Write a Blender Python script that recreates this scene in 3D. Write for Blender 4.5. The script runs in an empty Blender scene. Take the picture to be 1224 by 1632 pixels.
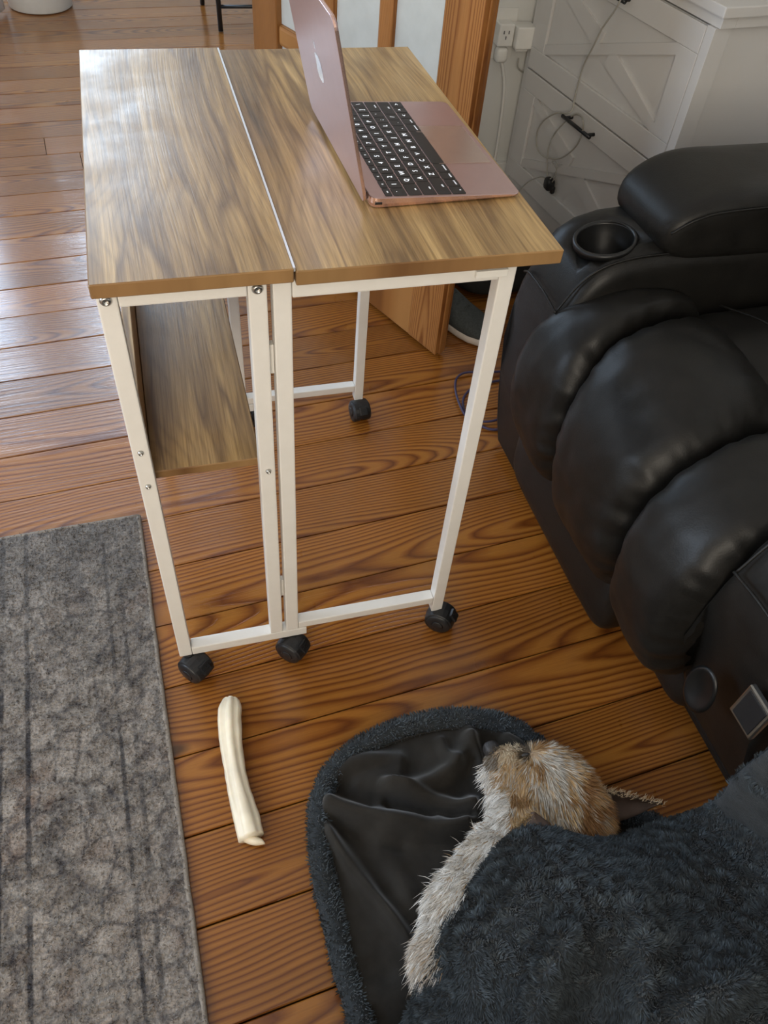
import bpy, bmesh, math, random
import numpy as np
from mathutils import Vector, Matrix, noise as mnoise

random.seed(7); rng = np.random.default_rng(7)
SC = bpy.context.scene
COL = SC.collection
R = math.radians

# ------------------------------------------------------------------ camera
CAM = np.array([0.07315772, -0.69884094, 1.17835111]); EUL = (0.72603196, -0.0707636, -0.26243407); FPX = 1248.717
cd = bpy.data.cameras.new('camera'); cam = bpy.data.objects.new('camera', cd); COL.objects.link(cam)
cam.location = CAM; cam.rotation_euler = EUL
cd.sensor_fit = 'HORIZONTAL'; cd.sensor_width = 36.0; cd.lens = FPX / 1224 * 36.0; cd.clip_start = 0.02
SC.camera = cam
# ------------------------------------------------------------------ light
w = bpy.data.worlds.new('world'); SC.world = w; w.use_nodes = True
w.node_tree.nodes['Background'].inputs[0].default_value = (0.70, 0.82, 1.0, 1); w.node_tree.nodes['Background'].inputs[1].default_value = 1.0
def area(name, loc, rot, sx, sy, power, col, spread=180):
    l = bpy.data.lights.new(name, 'AREA'); l.shape = 'RECTANGLE'; l.size = sx; l.size_y = sy; l.energy = power; l.color = col; l.spread = R(spread)
    o = bpy.data.objects.new(name, l); COL.objects.link(o); o.location = loc; o.rotation_euler = rot; return o
# daylight in the window openings of the far room (the upper one is added), of the left wall and of the wall behind the photographer
area('daylight_far', (-1.12, 4.47, 1.78), (R(-90), 0, 0), 1.12, 1.14, 46, (0.58, 0.77, 1.0))
area('added_glare_light', (-0.20, 4.47, 2.24), (R(-90), 0, 0), .62, .50, 15, (0.62, 0.80, 1.0))  # extra source, added to put window glare on the desk top
area('daylight_left', (-2.27, .30, 1.55), (0, R(-90), 0), 1.15, 1.1, 32, (0.66, 0.81, 1.0))
area('daylight_rear', (-0.75, -2.67, 1.6), (R(90), 0, 0), 1.45, 1.25, 38, (1.0, 0.87, 0.68))
SC.view_settings.view_transform = 'Standard'; SC.view_settings.look = 'None'; SC.view_settings.gamma = 1.0
SC.view_settings.use_curve_mapping = False; SC.view_settings.exposure = 0.55

# ------------------------------------------------------------------ pixel helpers (1224 x 1632 frame)
def _rot(a):
    x, y, z = a; c, s = np.cos, np.sin
    Rx = np.array([[1,0,0],[0,c(x),-s(x)],[0,s(x),c(x)]]); Ry = np.array([[c(y),0,s(y)],[0,1,0],[-s(y),0,c(y)]])
    Rz = np.array([[c(z),-s(z),0],[s(z),c(z),0],[0,0,1]]); return Rz @ Ry @ Rx
RM = _rot(EUL)
def at(u, v, z=0.0):
    d = RM @ np.array([(u - 612) / FPX, -(v - 816) / FPX, -1.0]); return CAM + d * ((z - CAM[2]) / d[2])

# ------------------------------------------------------------------ material helpers
class NT:
    def __init__(s, name):
        s.m = bpy.data.materials.new(name); s.m.use_nodes = True; s.t = s.m.node_tree; s.b = s.t.nodes['Principled BSDF']
    def n(s, typ, **kw):
        nd = s.t.nodes.new(typ)
        for k, v in kw.items():
            if hasattr(nd, k): setattr(nd, k, v)
        return nd
    def set(s, nd, i, v):
        if isinstance(v, bpy.types.NodeSocket): s.t.links.new(v, nd.inputs[i])
        else: nd.inputs[i].default_value = v
    def math(s, op, a, b=0.0, c=0.0):
        nd = s.n('ShaderNodeMath', operation=op); s.set(nd, 0, a); s.set(nd, 1, b); s.set(nd, 2, c); return nd.outputs[0]
    def vmath(s, op, a, b=(0,0,0)):
        nd = s.n('ShaderNodeVectorMath', operation=op); s.set(nd, 0, a); s.set(nd, 1, b); return nd.outputs[1 if op in ('LENGTH','DOT_PRODUCT') else 0]
    def noise(s, vec, scale, detail=3, rough=.55, dist=0.0):
        nd = s.n('ShaderNodeTexNoise'); s.set(nd, 'Vector', vec); nd.inputs['Scale'].default_value = scale; nd.inputs['Detail'].default_value = detail
        nd.inputs['Roughness'].default_value = rough; nd.inputs['Distortion'].default_value = dist; return nd.outputs[0]
    def ramp(s, fac, stops, interp='LINEAR'):
        nd = s.n('ShaderNodeValToRGB'); s.set(nd, 0, fac); r = nd.color_ramp; r.interpolation = interp
        while len(r.elements) < len(stops): r.elements.new(.5)
        for e, (p, c) in zip(r.elements, stops):
            e.position = p; e.color = (c, c, c, 1) if isinstance(c, (int, float)) else (*c, 1)
        return nd.outputs[0]
    def mix(s, fac, a, b, mode='MIX'):
        nd = s.n('ShaderNodeMix', data_type='RGBA', blend_type=mode); s.set(nd, 0, fac)
        s.set(nd, 6, a if isinstance(a, bpy.types.NodeSocket) else (*a, 1)); s.set(nd, 7, b if isinstance(b, bpy.types.NodeSocket) else (*b, 1)); return nd.outputs[2]
    def coord(s, which='Object'): return s.n('ShaderNodeTexCoord').outputs[which]
    def sep(s, v):
        nd = s.n('ShaderNodeSeparateXYZ'); s.set(nd, 0, v); return nd.outputs
    def comb(s, x, y, z):
        nd = s.n('ShaderNodeCombineXYZ'); s.set(nd, 0, x); s.set(nd, 1, y); s.set(nd, 2, z); return nd.outputs[0]
    def bump(s, h, strength=.3, dist=.002):
        nd = s.n('ShaderNodeBump'); s.set(nd, 'Height', h); nd.inputs['Strength'].default_value = strength; nd.inputs['Distance'].default_value = dist
        s.t.links.new(nd.outputs[0], s.b.inputs['Normal'])
    def out(s, col=None, rough=None, **kw):
        if col is not None: s.set(s.b, 'Base Color', col if isinstance(col, bpy.types.NodeSocket) else (*col, 1))
        if rough is not None: s.set(s.b, 'Roughness', rough)
        for k, v in kw.items(): s.set(s.b, k.replace('_', ' '), v)
        return s.m
def plain(name, col, rough=.5, var=.06, scale=30, bump=0.0, bscale=200, **kw):
    """a painted / moulded surface with slight procedural tone variation"""
    t = NT(name); c = t.coord()
    f = t.noise(c, scale, 3)
    a = tuple(min(1, x * (1 - var)) for x in col); b = tuple(min(1, x * (1 + var)) for x in col)
    if bump: t.bump(t.noise(c, bscale, 3), bump, .001)
    return t.out(t.ramp(f, [(.3, a), (.7, b)]), rough, **kw)

def wood_rings(name, light, mid, dark, axis='X', ring=110., rough=.3, fleck=.4, offs=True, coat=0., wav=1.0, zamp=.30):
    t = NT(name); p = t.sep(t.coord()); 
    x, y = (p[0], p[1]) if axis == 'X' else ((p[1], p[0]) if axis == 'Y' else (p[2], p[0]))
    z = p[2] if axis != 'Z' else p[1]
    rnd = t.n('ShaderNodeObjectInfo').outputs['Random'] if offs else 0.37
    r2 = t.math('FRACT', t.math('MULTIPLY', rnd, 17.31)); r3 = t.math('FRACT', t.math('MULTIPLY', rnd, 71.7)); r4 = t.math('FRACT', t.math('MULTIPLY', rnd, 131.9))
    xo = t.math('ADD', x, t.math('MULTIPLY', rnd, 53.0))
    n1 = t.noise(t.comb(t.math('MULTIPLY', xo, 1.0), t.math('MULTIPLY', y, 4.0), t.math('MULTIPLY', r2, 9.0)), 1.0, 3, .5)
    n2 = t.noise(t.comb(t.math('MULTIPLY', xo, .62), t.math('MULTIPLY', r3, 31.0), 0.0), 1.0, 2, .45)
    n3 = t.noise(t.comb(t.math('MULTIPLY', xo, 5.0), t.math('MULTIPLY', y, 24.0), r4), 1.0, 3, .55)
    yy = t.math('ADD', t.math('ADD', y, t.math('MULTIPLY_ADD', r2, .16, -.08)), t.math('MULTIPLY_ADD', n1, .07 * wav, -.035 * wav))
    zz = t.math('ADD', t.math('MULTIPLY_ADD', n2, zamp, -.12), t.math('MULTIPLY', r3, .03))
    rad = t.vmath('LENGTH', t.comb(yy, zz, 0.0))
    ph = t.math('ADD', t.math('MULTIPLY', rad, ring), t.math('MULTIPLY', n3, .8))
    f = t.math('FRACT', ph)
    fib = t.noise(t.comb(t.math('MULTIPLY', xo, 14.0), t.math('MULTIPLY', y, 420.0), z), 1.0, 4, .6)
    big = t.noise(t.comb(t.math('MULTIPLY', xo, 1.7), t.math('MULTIPLY', y, 9.0), r4), 1.0, 2, .5)
    col = t.ramp(f, [(.0, mid), (.14, light), (.42, light), (.70, mid), (.88, dark), (1.0, mid)])
    tone = t.math('ADD', t.math('MULTIPLY_ADD', r4, .34, .74), t.math('MULTIPLY_ADD', big, .5, -.22))
    col = t.mix(fleck, col, t.ramp(fib, [(.3, (.45, .42, .40)), (.62, (1., 1., 1.))]), 'MULTIPLY')
    if coat:
        vk = t.n('ShaderNodeTexVoronoi'); t.set(vk, 'Vector', t.comb(t.math('MULTIPLY', xo, 1.6), t.math('MULTIPLY', y, 3.4), r2)); vk.inputs['Scale'].default_value = 1.0
        col = t.mix(t.ramp(vk.outputs['Distance'], [(.018, .85), (.045, 0.)]), col, (.05, .022, .008))
    hs = t.n('ShaderNodeHueSaturation'); t.set(hs, 'Value', tone); t.set(hs, 'Color', col); hs.inputs['Saturation'].default_value = 1.0
    col = hs.outputs[0]
    h = t.math('ADD', t.math('MULTIPLY', f, -.35), t.math('MULTIPLY', fib, .6))
    if coat:
        med = t.noise(t.comb(t.math('MULTIPLY', xo, 3.5), t.math('MULTIPLY', y, 85.0), r3), 1.0, 3, .6)
        h = t.math('ADD', h, t.math('MULTIPLY', med, 1.4))
    t.bump(h, .30 if coat else .22, .0013 if coat else .0012)
    if coat: t.t.links.new(t.b.inputs['Normal'].links[0].from_socket, t.b.inputs['Coat Normal'])
    ro = t.math('MULTIPLY_ADD', t.noise(t.coord(), 9., 4), .16, rough - .08)
    return t.out(col, ro, Coat_Weight=coat, Coat_Roughness=.085, Specular_IOR_Level=.22)

def laminate(name, seed=0.0):
    """grey-brown oak print running along local Y"""
    t = NT(name); p = t.sep(t.coord()); rnd = t.n('ShaderNodeObjectInfo').outputs['Random']
    so = t.math('MULTIPLY_ADD', rnd, 23.0, seed)
    x = p[0]; y = t.math('ADD', p[1], so)
    wv = t.noise(t.comb(t.math('MULTIPLY', x, 5.0), t.math('MULTIPLY', y, 1.3), so), 1.0, 1, .4)
    xd = t.math('ADD', x, t.math('MULTIPLY_ADD', wv, .07, -.035))
    n2 = t.noise(t.comb(0.0, t.math('MULTIPLY', y, 1.6), so), 1.0, 2, .5)
    rad = t.vmath('LENGTH', t.comb(t.math('ADD', xd, t.math('MULTIPLY_ADD', rnd, .1, -.02)), t.math('MULTIPLY_ADD', n2, .5, -.22), 0.0))
    f = t.math('FRACT', t.math('ADD', t.math('MULTIPLY', rad, 74.), t.math('MULTIPLY', t.noise(t.comb(t.math('MULTIPLY', x, 40.), t.math('MULTIPLY', y, 4.), so), 1., 2), .9)))
    streak = t.noise(t.comb(t.math('MULTIPLY', xd, 24.0), t.math('MULTIPLY', y, .8), so), 1.0, 3, .6)
    fib = t.noise(t.comb(t.math('MULTIPLY', xd, 380.0), t.math('MULTIPLY', y, 8.0), so), 1.0, 3, .65)
    base = t.ramp(streak, [(.27, (.085, .055, .030)), (.40, (.24, .158, .080)), (.55, (.37, .255, .128)), (.74, (.50, .365, .20))])
    base = t.mix(.38, base, t.ramp(f, [(0, (.52, .5, .48)), (.25, (1., 1., 1.)), (.7, (.95, .93, .9)), (1., (.5, .46, .42))]), 'MULTIPLY')
    base = t.mix(.55, base, t.ramp(fib, [(.34, (.42, .36, .30)), (.58, (1.05, 1.04, 1.0)), (.75, (1.3, 1.28, 1.22))]), 'MULTIPLY')
    crk = t.noise(t.comb(t.math('MULTIPLY', xd, 20.0), t.math('MULTIPLY', y, 1.5), t.math('ADD', so, 4.)), 1.0, 2, .55)
    cmask = t.noise(t.comb(t.math('MULTIPLY', x, 9.0), t.math('MULTIPLY', y, 3.2), t.math('ADD', so, 9.)), 1.0, 2, .5)
    cr = t.math('MULTIPLY', t.ramp(t.math('ABSOLUTE', t.math('SUBTRACT', crk, .5)), [(.0, 1.), (.012, .7), (.032, 0.)]), t.ramp(cmask, [(.48, 0.), (.58, .85)]))
    base = t.mix(cr, base, (.12, .072, .036))
    base = t.mix(1.0, base, (1.27, 1.19, 1.0), 'MULTIPLY')
    t.bump(fib, .25, .0008)
    smud = t.noise(t.coord(), 14., 4, .6)
    return t.out(base, t.ramp(smud, [(.35, .29), (.65, .42)]), Specular_IOR_Level=.5)

def attr_mat(name, rough=.7, spec=.3, var=0.0, sheen=0.):
    t = NT(name); a = t.n('ShaderNodeVertexColor'); a.layer_name = 'Col'
    return t.out(a.outputs[0], rough, Specular_IOR_Level=spec, Sheen_Weight=sheen)

def rug_material():
    t = NT('rug_wool'); c = t.coord(); p = t.sep(c)       # object origin = far right corner of the rug; x<0, y<0 inside
    d1 = t.noise(c, 14., 4, .65, .6); d2 = t.noise(c, 46., 3, .7); d3 = t.noise(c, 5., 3, .6, 1.0); d4 = t.noise(c, 230., 2)
    base = t.ramp(d1, [(.28, (.05, .045, .046)), (.45, (.175, .150, .130)), (.58, (.27, .232, .20)), (.75, (.37, .33, .29))])
    base = t.mix(t.ramp(d3, [(.56, 0.), (.72, .55)]), base, (.17, .095, .065))
    v = t.n('ShaderNodeTexVoronoi'); t.set(v, 'Vector', t.vmath('ADD', c, t.vmath('MULTIPLY', t.n('ShaderNodeTexNoise').outputs['Color'], (.02, .02, 0)))); v.inputs['Scale'].default_value = 24.; v.feature = 'DISTANCE_TO_EDGE'
    base = t.mix(t.ramp(v.outputs['Distance'], [(.02, .6), (.10, 0.)]), base, (.035, .034, .042))
    base = t.mix(t.ramp(d2, [(.4, .0), (.65, .38)]), base, (.44, .405, .36))
    x = t.math('ADD', p[0], t.math('MULTIPLY_ADD', t.noise(c, 30., 2), .006, -.003))
    def line(pos, wd, k):
        return t.math('MULTIPLY', t.ramp(t.math('DIVIDE', t.math('ABSOLUTE', t.math('ADD', x, pos)), wd), [(.5, 1.), (1., 0.)]), k)
    ln = t.math('MAXIMUM', t.math('MAXIMUM', line(.047, .005, .55), line(.070, .004, .75)), t.math('MAXIMUM', line(.205, .005, .9), t.math('MAXIMUM', line(.245, .006, .9), line(.251, .004, .6))))
    brk = t.ramp(t.noise(c, 18., 2), [(.38, .25), (.6, 1.)])
    base = t.mix(t.math('MULTIPLY', ln, brk), base, (.03, .03, .036))
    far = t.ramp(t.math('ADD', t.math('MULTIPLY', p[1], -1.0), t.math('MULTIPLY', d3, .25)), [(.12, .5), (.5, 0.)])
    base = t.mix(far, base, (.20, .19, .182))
    base = t.mix(.6, base, t.ramp(d4, [(.3, (.45, .45, .46)), (.7, (1.25, 1.25, 1.25))]), 'MULTIPLY')
    t.bump(d4, .7, .004)
    return t.out(base, .9, Specular_IOR_Level=.15)

def leather():
    t = NT('black_leather'); c = t.coord('Object')
    v = t.n('ShaderNodeTexVoronoi'); t.set(v, 'Vector', c); v.inputs['Scale'].default_value = 420.
    n = t.noise(c, 26., 4, .6)
    t.bump(t.math('ADD', t.math('MULTIPLY', v.outputs['Distance'], .25), t.math('MULTIPLY', n, .8)), .16, .003)
    return t.out(t.ramp(n, [(.3, (.0075, .0070, .0062)), (.7, (.0125, .0115, .0100))]), t.math('MULTIPLY_ADD', n, .12, .38), Specular_IOR_Level=.30)

MT = {}
MT['floor'] = wood_rings('heart_pine', (.345, .132, .0225), (.24, .079, .0125), (.135, .037, .007), 'X', 150., .30, .30, coat=.8)
MT['pine'] = wood_rings('door_pine', (.36, .160, .050), (.29, .118, .034), (.19, .066, .018), 'Z', 330., .38, .3, wav=.12, zamp=.05)
MT['pine_rail'] = wood_rings('door_pine_rail', (.46, .215, .068), (.38, .16, .045), (.22, .08, .02), 'X', 220., .36, .25, wav=.3, zamp=.1)
MT['lam'] = laminate('oak_laminate')
MT['edge'] = wood_rings('oak_edge_band', (.36, .215, .10), (.30, .17, .075), (.20, .105, .045), 'Y', 60., .42, .5)
MT['edge_x'] = wood_rings('oak_edge_band_short', (.40, .235, .10), (.33, .18, .075), (.22, .11, .045), 'X', 60., .42, .5)
MT['white_metal'] = plain('white_powder_coat', (.80, .775, .73), .36, .02, 40, .08, 900)
MT['rose'] = plain('rose_aluminium', (.57, .41, .405), .34, .02, 60, .05, 1500, Metallic=.8)
MT['rose_edge'] = plain('rose_aluminium_edge', (.80, .54, .46), .26, .02, 60, Metallic=.85)
MT['trackpad'] = plain('trackpad_glass', (.46, .34, .29), .2, .02, 60, Metallic=.45)
MT['key'] = plain('key_plastic', (.014, .013, .013), .45, .1)
MT['black_plastic'] = plain('black_plastic', (.012, .012, .013), .42, .1, 60, .06, 600)
MT['black_metal'] = plain('black_metal', (.014, .014, .015), .35, .1, Metallic=.2)
MT['steel'] = plain('zinc_steel', (.50, .49, .46), .28, .05, Metallic=1.0)
MT['alu'] = plain('bright_aluminium', (.90, .91, .92), .32, .02, Metallic=.6)
MT['wall'] = plain('wall_paint', (.74, .73, .69), .75, .02, 6, .1, 120)
MT['trim'] = plain('trim_paint', (.80, .79, .76), .45, .02)
MT['ceiling'] = plain('ceiling_paint', (.80, .79, .77), .85, .02, 6)
MT['cab'] = plain('cabinet_paint', (.62, .60, .575), .42, .015, 8)
MT['white_plastic'] = plain('white_plastic', (.80, .78, .73), .38, .02)
MT['bin'] = plain('white_bin_plastic', (.80, .80, .76), .4, .02)
MT['grey_print'] = plain('grey_print', (.30, .31, .32), .5)
MT['cable'] = plain('white_cable', (.38, .36, .31), .42, .03)
MT['blue_cable'] = plain('violet_cable', (.045, .035, .085), .5, .08)
MT['leather'] = leather()
MT['cup'] = plain('cup_holder_plastic', (.006, .006, .006), .38, .05)
MT['shoe'] = plain('shoe_knit', (.045, .052, .052), .85, .25, 220, .5, 500)
MT['sole'] = plain('shoe_sole', (.52, .47, .42), .6, .08)
MT['bag'] = plain('black_fabric', (.010, .010, .010), .8, .2, 150, .4, 500)
MT['rug'] = rug_material()
MT['rug_edge'] = plain('rug_binding', (.27, .235, .20), .9, .2, 300, .6, 600)
MT['subfloor'] = plain('dark_gap', (.02, .012, .006), .9)
MT['hide'] = plain('rawhide', (.82, .73, .56), .42, .10, 26, .15, 160, Subsurface_Weight=.15, Subsurface_Radius=(.012, .008, .004), Subsurface_Scale=.4)
MT['lining'] = None
t = NT('velvet_lining'); c = t.coord(); n = t.noise(c, 16., 4, .6)
t.bump(t.noise(c, 700., 2), .25, .001); MT['lining'] = t.out(t.ramp(n, [(.3, (.020, .0180, .0155)), (.7, (.036, .0325, .028))]), .85, Specular_IOR_Level=.08, Sheen_Weight=.30, Sheen_Roughness=.4)
MT['fleece'] = plain('fleece_base', (.022, .027, .031), .95, .25, 60, .8, 300, Sheen_Weight=.08)
MT['pile'] = attr_mat('fleece_pile', .8, .2, sheen=.25)
MT['fur'] = attr_mat('dog_fur', .55, .35)
MT['skin'] = plain('dog_undercoat', (.36, .25, .15), .8, .25, 60)
MT['nose'] = plain('dog_nose', (.030, .028, .028), .5, .2, 300, .5, 700)
MT['ear_in'] = plain('ear_inner_skin', (.085, .055, .042), .65, .2, 60)
MT['cloth'] = plain('white_cloth', (.80, .80, .82), .9, .05, 20, .2, 300)
t = NT('door_glass'); g = t.n('ShaderNodeBsdfTransparent'); gl = t.n('ShaderNodeBsdfGlossy'); gl.inputs['Roughness'].default_value = .03
mx = t.n('ShaderNodeMixShader'); g.inputs[0].default_value = (.95, .97, .96, 1)
mx.inputs[0].default_value = .15; t.t.links.new(g.outputs[0], mx.inputs[1]); t.t.links.new(gl.outputs[0], mx.inputs[2]); df = t.n('ShaderNodeBsdfDiffuse'); tr = t.n('ShaderNodeBsdfTranslucent'); dn = t.ramp(t.noise(t.coord(), 22., 4), [(.3, (.80, .82, .79)), (.7, (.88, .90, .87))])
t.t.links.new(dn, df.inputs[0]); t.t.links.new(dn, tr.inputs[0]); m2 = t.n('ShaderNodeMixShader'); m2.inputs[0].default_value = .35; t.t.links.new(df.outputs[0], m2.inputs[1]); t.t.links.new(tr.outputs[0], m2.inputs[2])
m3 = t.n('ShaderNodeMixShader'); m3.inputs[0].default_value = .62; t.t.links.new(mx.outputs[0], m3.inputs[1]); t.t.links.new(m2.outputs[0], m3.inputs[2])
t.t.links.new(m3.outputs[0], t.t.nodes['Material Output'].inputs[0]); MT['glass'] = t.m
t = NT('key_legend'); c = t.coord(); MT['legend'] = t.out((.92, .94, 1.0), .5, Emission_Color=(.9, .94, 1., 1), Emission_Strength=.9)
t = NT('lid_emblem'); MT['emblem'] = t.out(t.ramp(t.noise(t.coord(), 40.), [(.3, (.93, .93, .95)), (.7, (.97, .97, .98))]), .08, Metallic=1.0)

# ------------------------------------------------------------------ mesh helpers
def link(name, me, mat, parent=None, smooth=False):
    o = bpy.data.objects.new(name, me); COL.objects.link(o)
    if mat is not None: me.materials.append(mat)
    if smooth: me.polygons.foreach_set('use_smooth', [True] * len(me.polygons))
    if parent is not None: o.parent = parent
    return o
def mesh(name, V, F, mat, parent=None, smooth=False, loc=None, rz=None):
    me = bpy.data.meshes.new(name); me.from_pydata([tuple(map(float, v)) for v in V], [], [tuple(f) for f in F]); me.update()
    o = link(name, me, mat, parent, smooth)
    if loc is not None: o.location = loc
    if rz is not None: o.rotation_euler = (0, 0, rz)
    return o
def tag(o, label=None, cat=None, group=None, kind=None):
    for k, v in (('label', label), ('category', cat), ('group', group), ('kind', kind)):
        if v: o[k] = v
    return o
def empty(name, loc=(0,0,0), rz=0.0):
    o = bpy.data.objects.new(name, None); COL.objects.link(o); o.location = loc; o.rotation_euler = (0, 0, rz); o.empty_display_size = .05; return o
def bm_obj(name, bm, mat, parent=None, smooth=False, fix=True):
    if fix: bmesh.ops.recalc_face_normals(bm, faces=bm.faces)
    me = bpy.data.meshes.new(name); bm.to_mesh(me); bm.free(); return link(name, me, mat, parent, smooth)
def box_bm(bm, lo, hi, bev=0.0, seg=2):
    r = bmesh.ops.create_cube(bm, size=1.0); vs = r['verts']
    c = [(a + b) / 2 for a, b in zip(lo, hi)]; s = [abs(b - a) for a, b in zip(lo, hi)]
    for v in vs: v.co = Vector((c[0] + v.co.x * s[0], c[1] + v.co.y * s[1], c[2] + v.co.z * s[2]))
    if bev > 0:
        es = {e for v in vs for e in v.link_edges}
        bmesh.ops.bevel(bm, geom=list(es), offset=bev, segments=seg, affect='EDGES', profile=.6)
def box(name, lo, hi, mat, parent=None, bev=.0015, seg=2, smooth=False):
    bm = bmesh.new(); box_bm(bm, lo, hi, bev, seg); return bm_obj(name, bm, mat, parent, smooth)
def frames(P):
    P = np.asarray(P, float); T = np.gradient(P, axis=0); T /= np.linalg.norm(T, axis=1)[:, None] + 1e-12
    up = np.array([0, 0, 1.]) if abs(T[0][2]) < .9 else np.array([1., 0, 0]); N = np.cross(up, T[0]); N /= np.linalg.norm(N); Ns = [N]
    for i in range(1, len(P)):
        n = Ns[-1] - T[i] * (Ns[-1] @ T[i]); Ns.append(n / (np.linalg.norm(n) + 1e-12))
    Ns = np.array(Ns); return T, Ns, np.cross(T, Ns)
def smooth_path(P, n=60):
    P = np.asarray(P, float); k = len(P); Q = np.vstack([2 * P[0] - P[1], P, 2 * P[-1] - P[-2]]); out = []
    for s in np.linspace(0, k - 1, n):
        i = min(int(s), k - 2); f = s - i; a, b, c, d = Q[i:i + 4]
        out.append(.5 * ((2 * b) + (-a + c) * f + (2 * a - 5 * b + 4 * c - d) * f ** 2 + (-a + 3 * b - 3 * c + d) * f ** 3))
    return np.array(out)
def tube_vf(P, rad, n=8):
    P = np.asarray(P, float); T, N, B = frames(P); rad = np.broadcast_to(rad, (len(P),)); V = []; F = []
    for p, a, b, r in zip(P, N, B, rad):
        for k in range(n):
            th = 2 * math.pi * k / n; V.append(p + r * (math.cos(th) * a + math.sin(th) * b))
    for i in range(len(P) - 1):
        for k in range(n):
            F.append((i * n + k, i * n + (k + 1) % n, (i + 1) * n + (k + 1) % n, (i + 1) * n + k))
    F.append(tuple(range(n - 1, -1, -1))); F.append(tuple(range((len(P) - 1) * n, len(P) * n))); return V, F
def tube(name, P, rad, mat, parent=None, n=8, sm=0):
    if sm: P = smooth_path(P, sm)
    return mesh(name, *tube_vf(P, rad, n), mat, parent, True)
def lathe_vf(prof, n=24, axis='Z'):
    V = []; F = []
    for (r, z) in prof:
        for k in range(n):
            th = 2 * math.pi * k / n; a, b = r * math.cos(th), r * math.sin(th)
            V.append((a, b, z) if axis == 'Z' else ((z, a, b) if axis == 'X' else (a, z, b)))
    for i in range(len(prof) - 1):
        for k in range(n): F.append((i * n + k, i * n + (k + 1) % n, (i + 1) * n + (k + 1) % n, (i + 1) * n + k))
    F.append(tuple(range(n))); F.append(tuple(range((len(prof) - 1) * n, len(prof) * n))); return V, F
def lathe(name, prof, mat, parent=None, n=24, axis='Z', loc=(0,0,0), smooth=False, cap=True):
    V, F = lathe_vf(prof, n, axis); F = F if cap else F[:-2]; bm = bmesh.new(); vs = [bm.verts.new(v) for v in V]
    for f in F:
        try: bm.faces.new([vs[i] for i in f])
        except ValueError: pass
    bmesh.ops.remove_doubles(bm, verts=bm.verts, dist=1e-6)
    o = bm_obj(name, bm, mat, parent, smooth); o.location = loc; return o
def grid(name, P, mat, parent=None, smooth=True, close_u=False, close_v=False):
    """P[i][j] -> 3-vectors"""
    P = np.asarray(P, float); a, b = P.shape[:2]; F = []
    for i in range(a if close_u else a - 1):
        for j in range(b if close_v else b - 1):
            i2, j2 = (i + 1) % a, (j + 1) % b; F.append((i * b + j, i2 * b + j, i2 * b + j2, i * b + j2))
    return mesh(name, P.reshape(-1, 3), F, mat, parent, smooth)
def sgp(v, e): return np.sign(v) * np.abs(v) ** e
def superell(name, c, s, mat, parent=None, e1=.35, e2=.35, nu=40, nv=28, fn=None):
    V = []; th = np.linspace(-math.pi, math.pi, nu, endpoint=False); ph = np.linspace(-math.pi / 2, math.pi / 2, nv); F = []
    for p in ph:
        for q in th:
            v = np.array([sgp(np.cos(p), e1) * sgp(np.cos(q), e2), sgp(np.cos(p), e1) * sgp(np.sin(q), e2), sgp(np.sin(p), e1)])
            w_ = np.array(c) + v * np.array(s)
            V.append(fn(v, w_) if fn else w_)
    for i in range(nv - 1):
        for k in range(nu): F.append((i * nu + k, i * nu + (k + 1) % nu, (i + 1) * nu + (k + 1) % nu, (i + 1) * nu + k))
    bm = bmesh.new(); vs = [bm.verts.new(v) for v in V]
    for f in F: bm.faces.new([vs[i] for i in f])
    bmesh.ops.remove_doubles(bm, verts=bm.verts, dist=1e-6)
    return bm_obj(name, bm, mat, parent, True)
def fn3(p, sc, seed=0.0): return mnoise.noise(Vector((p[0] * sc + seed, p[1] * sc - seed, p[2] * sc + 2 * seed)))
def strands(name, P, D, Lg, W, C, mat, parent=None, bend=None):
    """tapered ribbons: roots P, unit directions D, lengths, widths, colours"""
    P = np.asarray(P, float); D = np.asarray(D, float); n = len(P); D /= np.linalg.norm(D, axis=1)[:, None] + 1e-9
    S = np.cross(D, rng.normal(size=(n, 3)) * .35 + np.array([0, 0, 1.])); S /= np.linalg.norm(S, axis=1)[:, None] + 1e-9
    Lg = np.broadcast_to(Lg, (n,))[:, None]; W = np.broadcast_to(W, (n,))[:, None]
    B = np.zeros((n, 3)) if bend is None else np.asarray(bend, float)
    m = P + D * Lg * .55 + B * Lg * .25; tp = P + D * Lg * .95 + B * Lg
    V = np.stack([P - S * W / 2, P + S * W / 2, m - S * W * .42, m + S * W * .42, tp], 1).reshape(-1, 3)
    k = np.arange(n) * 5
    loops = np.stack([k, k + 1, k + 3, k + 2, k + 2, k + 3, k + 4], 1).reshape(-1)
    ls = np.stack([np.arange(n) * 7, np.arange(n) * 7 + 4], 1).reshape(-1)
    me = bpy.data.meshes.new(name); me.vertices.add(len(V)); me.vertices.foreach_set('co', V.astype(np.float32).reshape(-1))
    me.loops.add(len(loops)); me.loops.foreach_set('vertex_index', loops.astype(np.int32))
    me.polygons.add(len(ls)); me.polygons.foreach_set('loop_start', ls.astype(np.int32))
    me.update(calc_edges=True); me.validate()
    a = me.color_attributes.new('Col', 'FLOAT_COLOR', 'POINT'); cc = np.ones((n, 5, 4), np.float32); cc[:, :, :3] = np.asarray(C)[:, None, :]
    a.data.foreach_set('color', cc.reshape(-1)); o = link(name, me, mat, parent); o['kind'] = 'stuff'; return o
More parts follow.
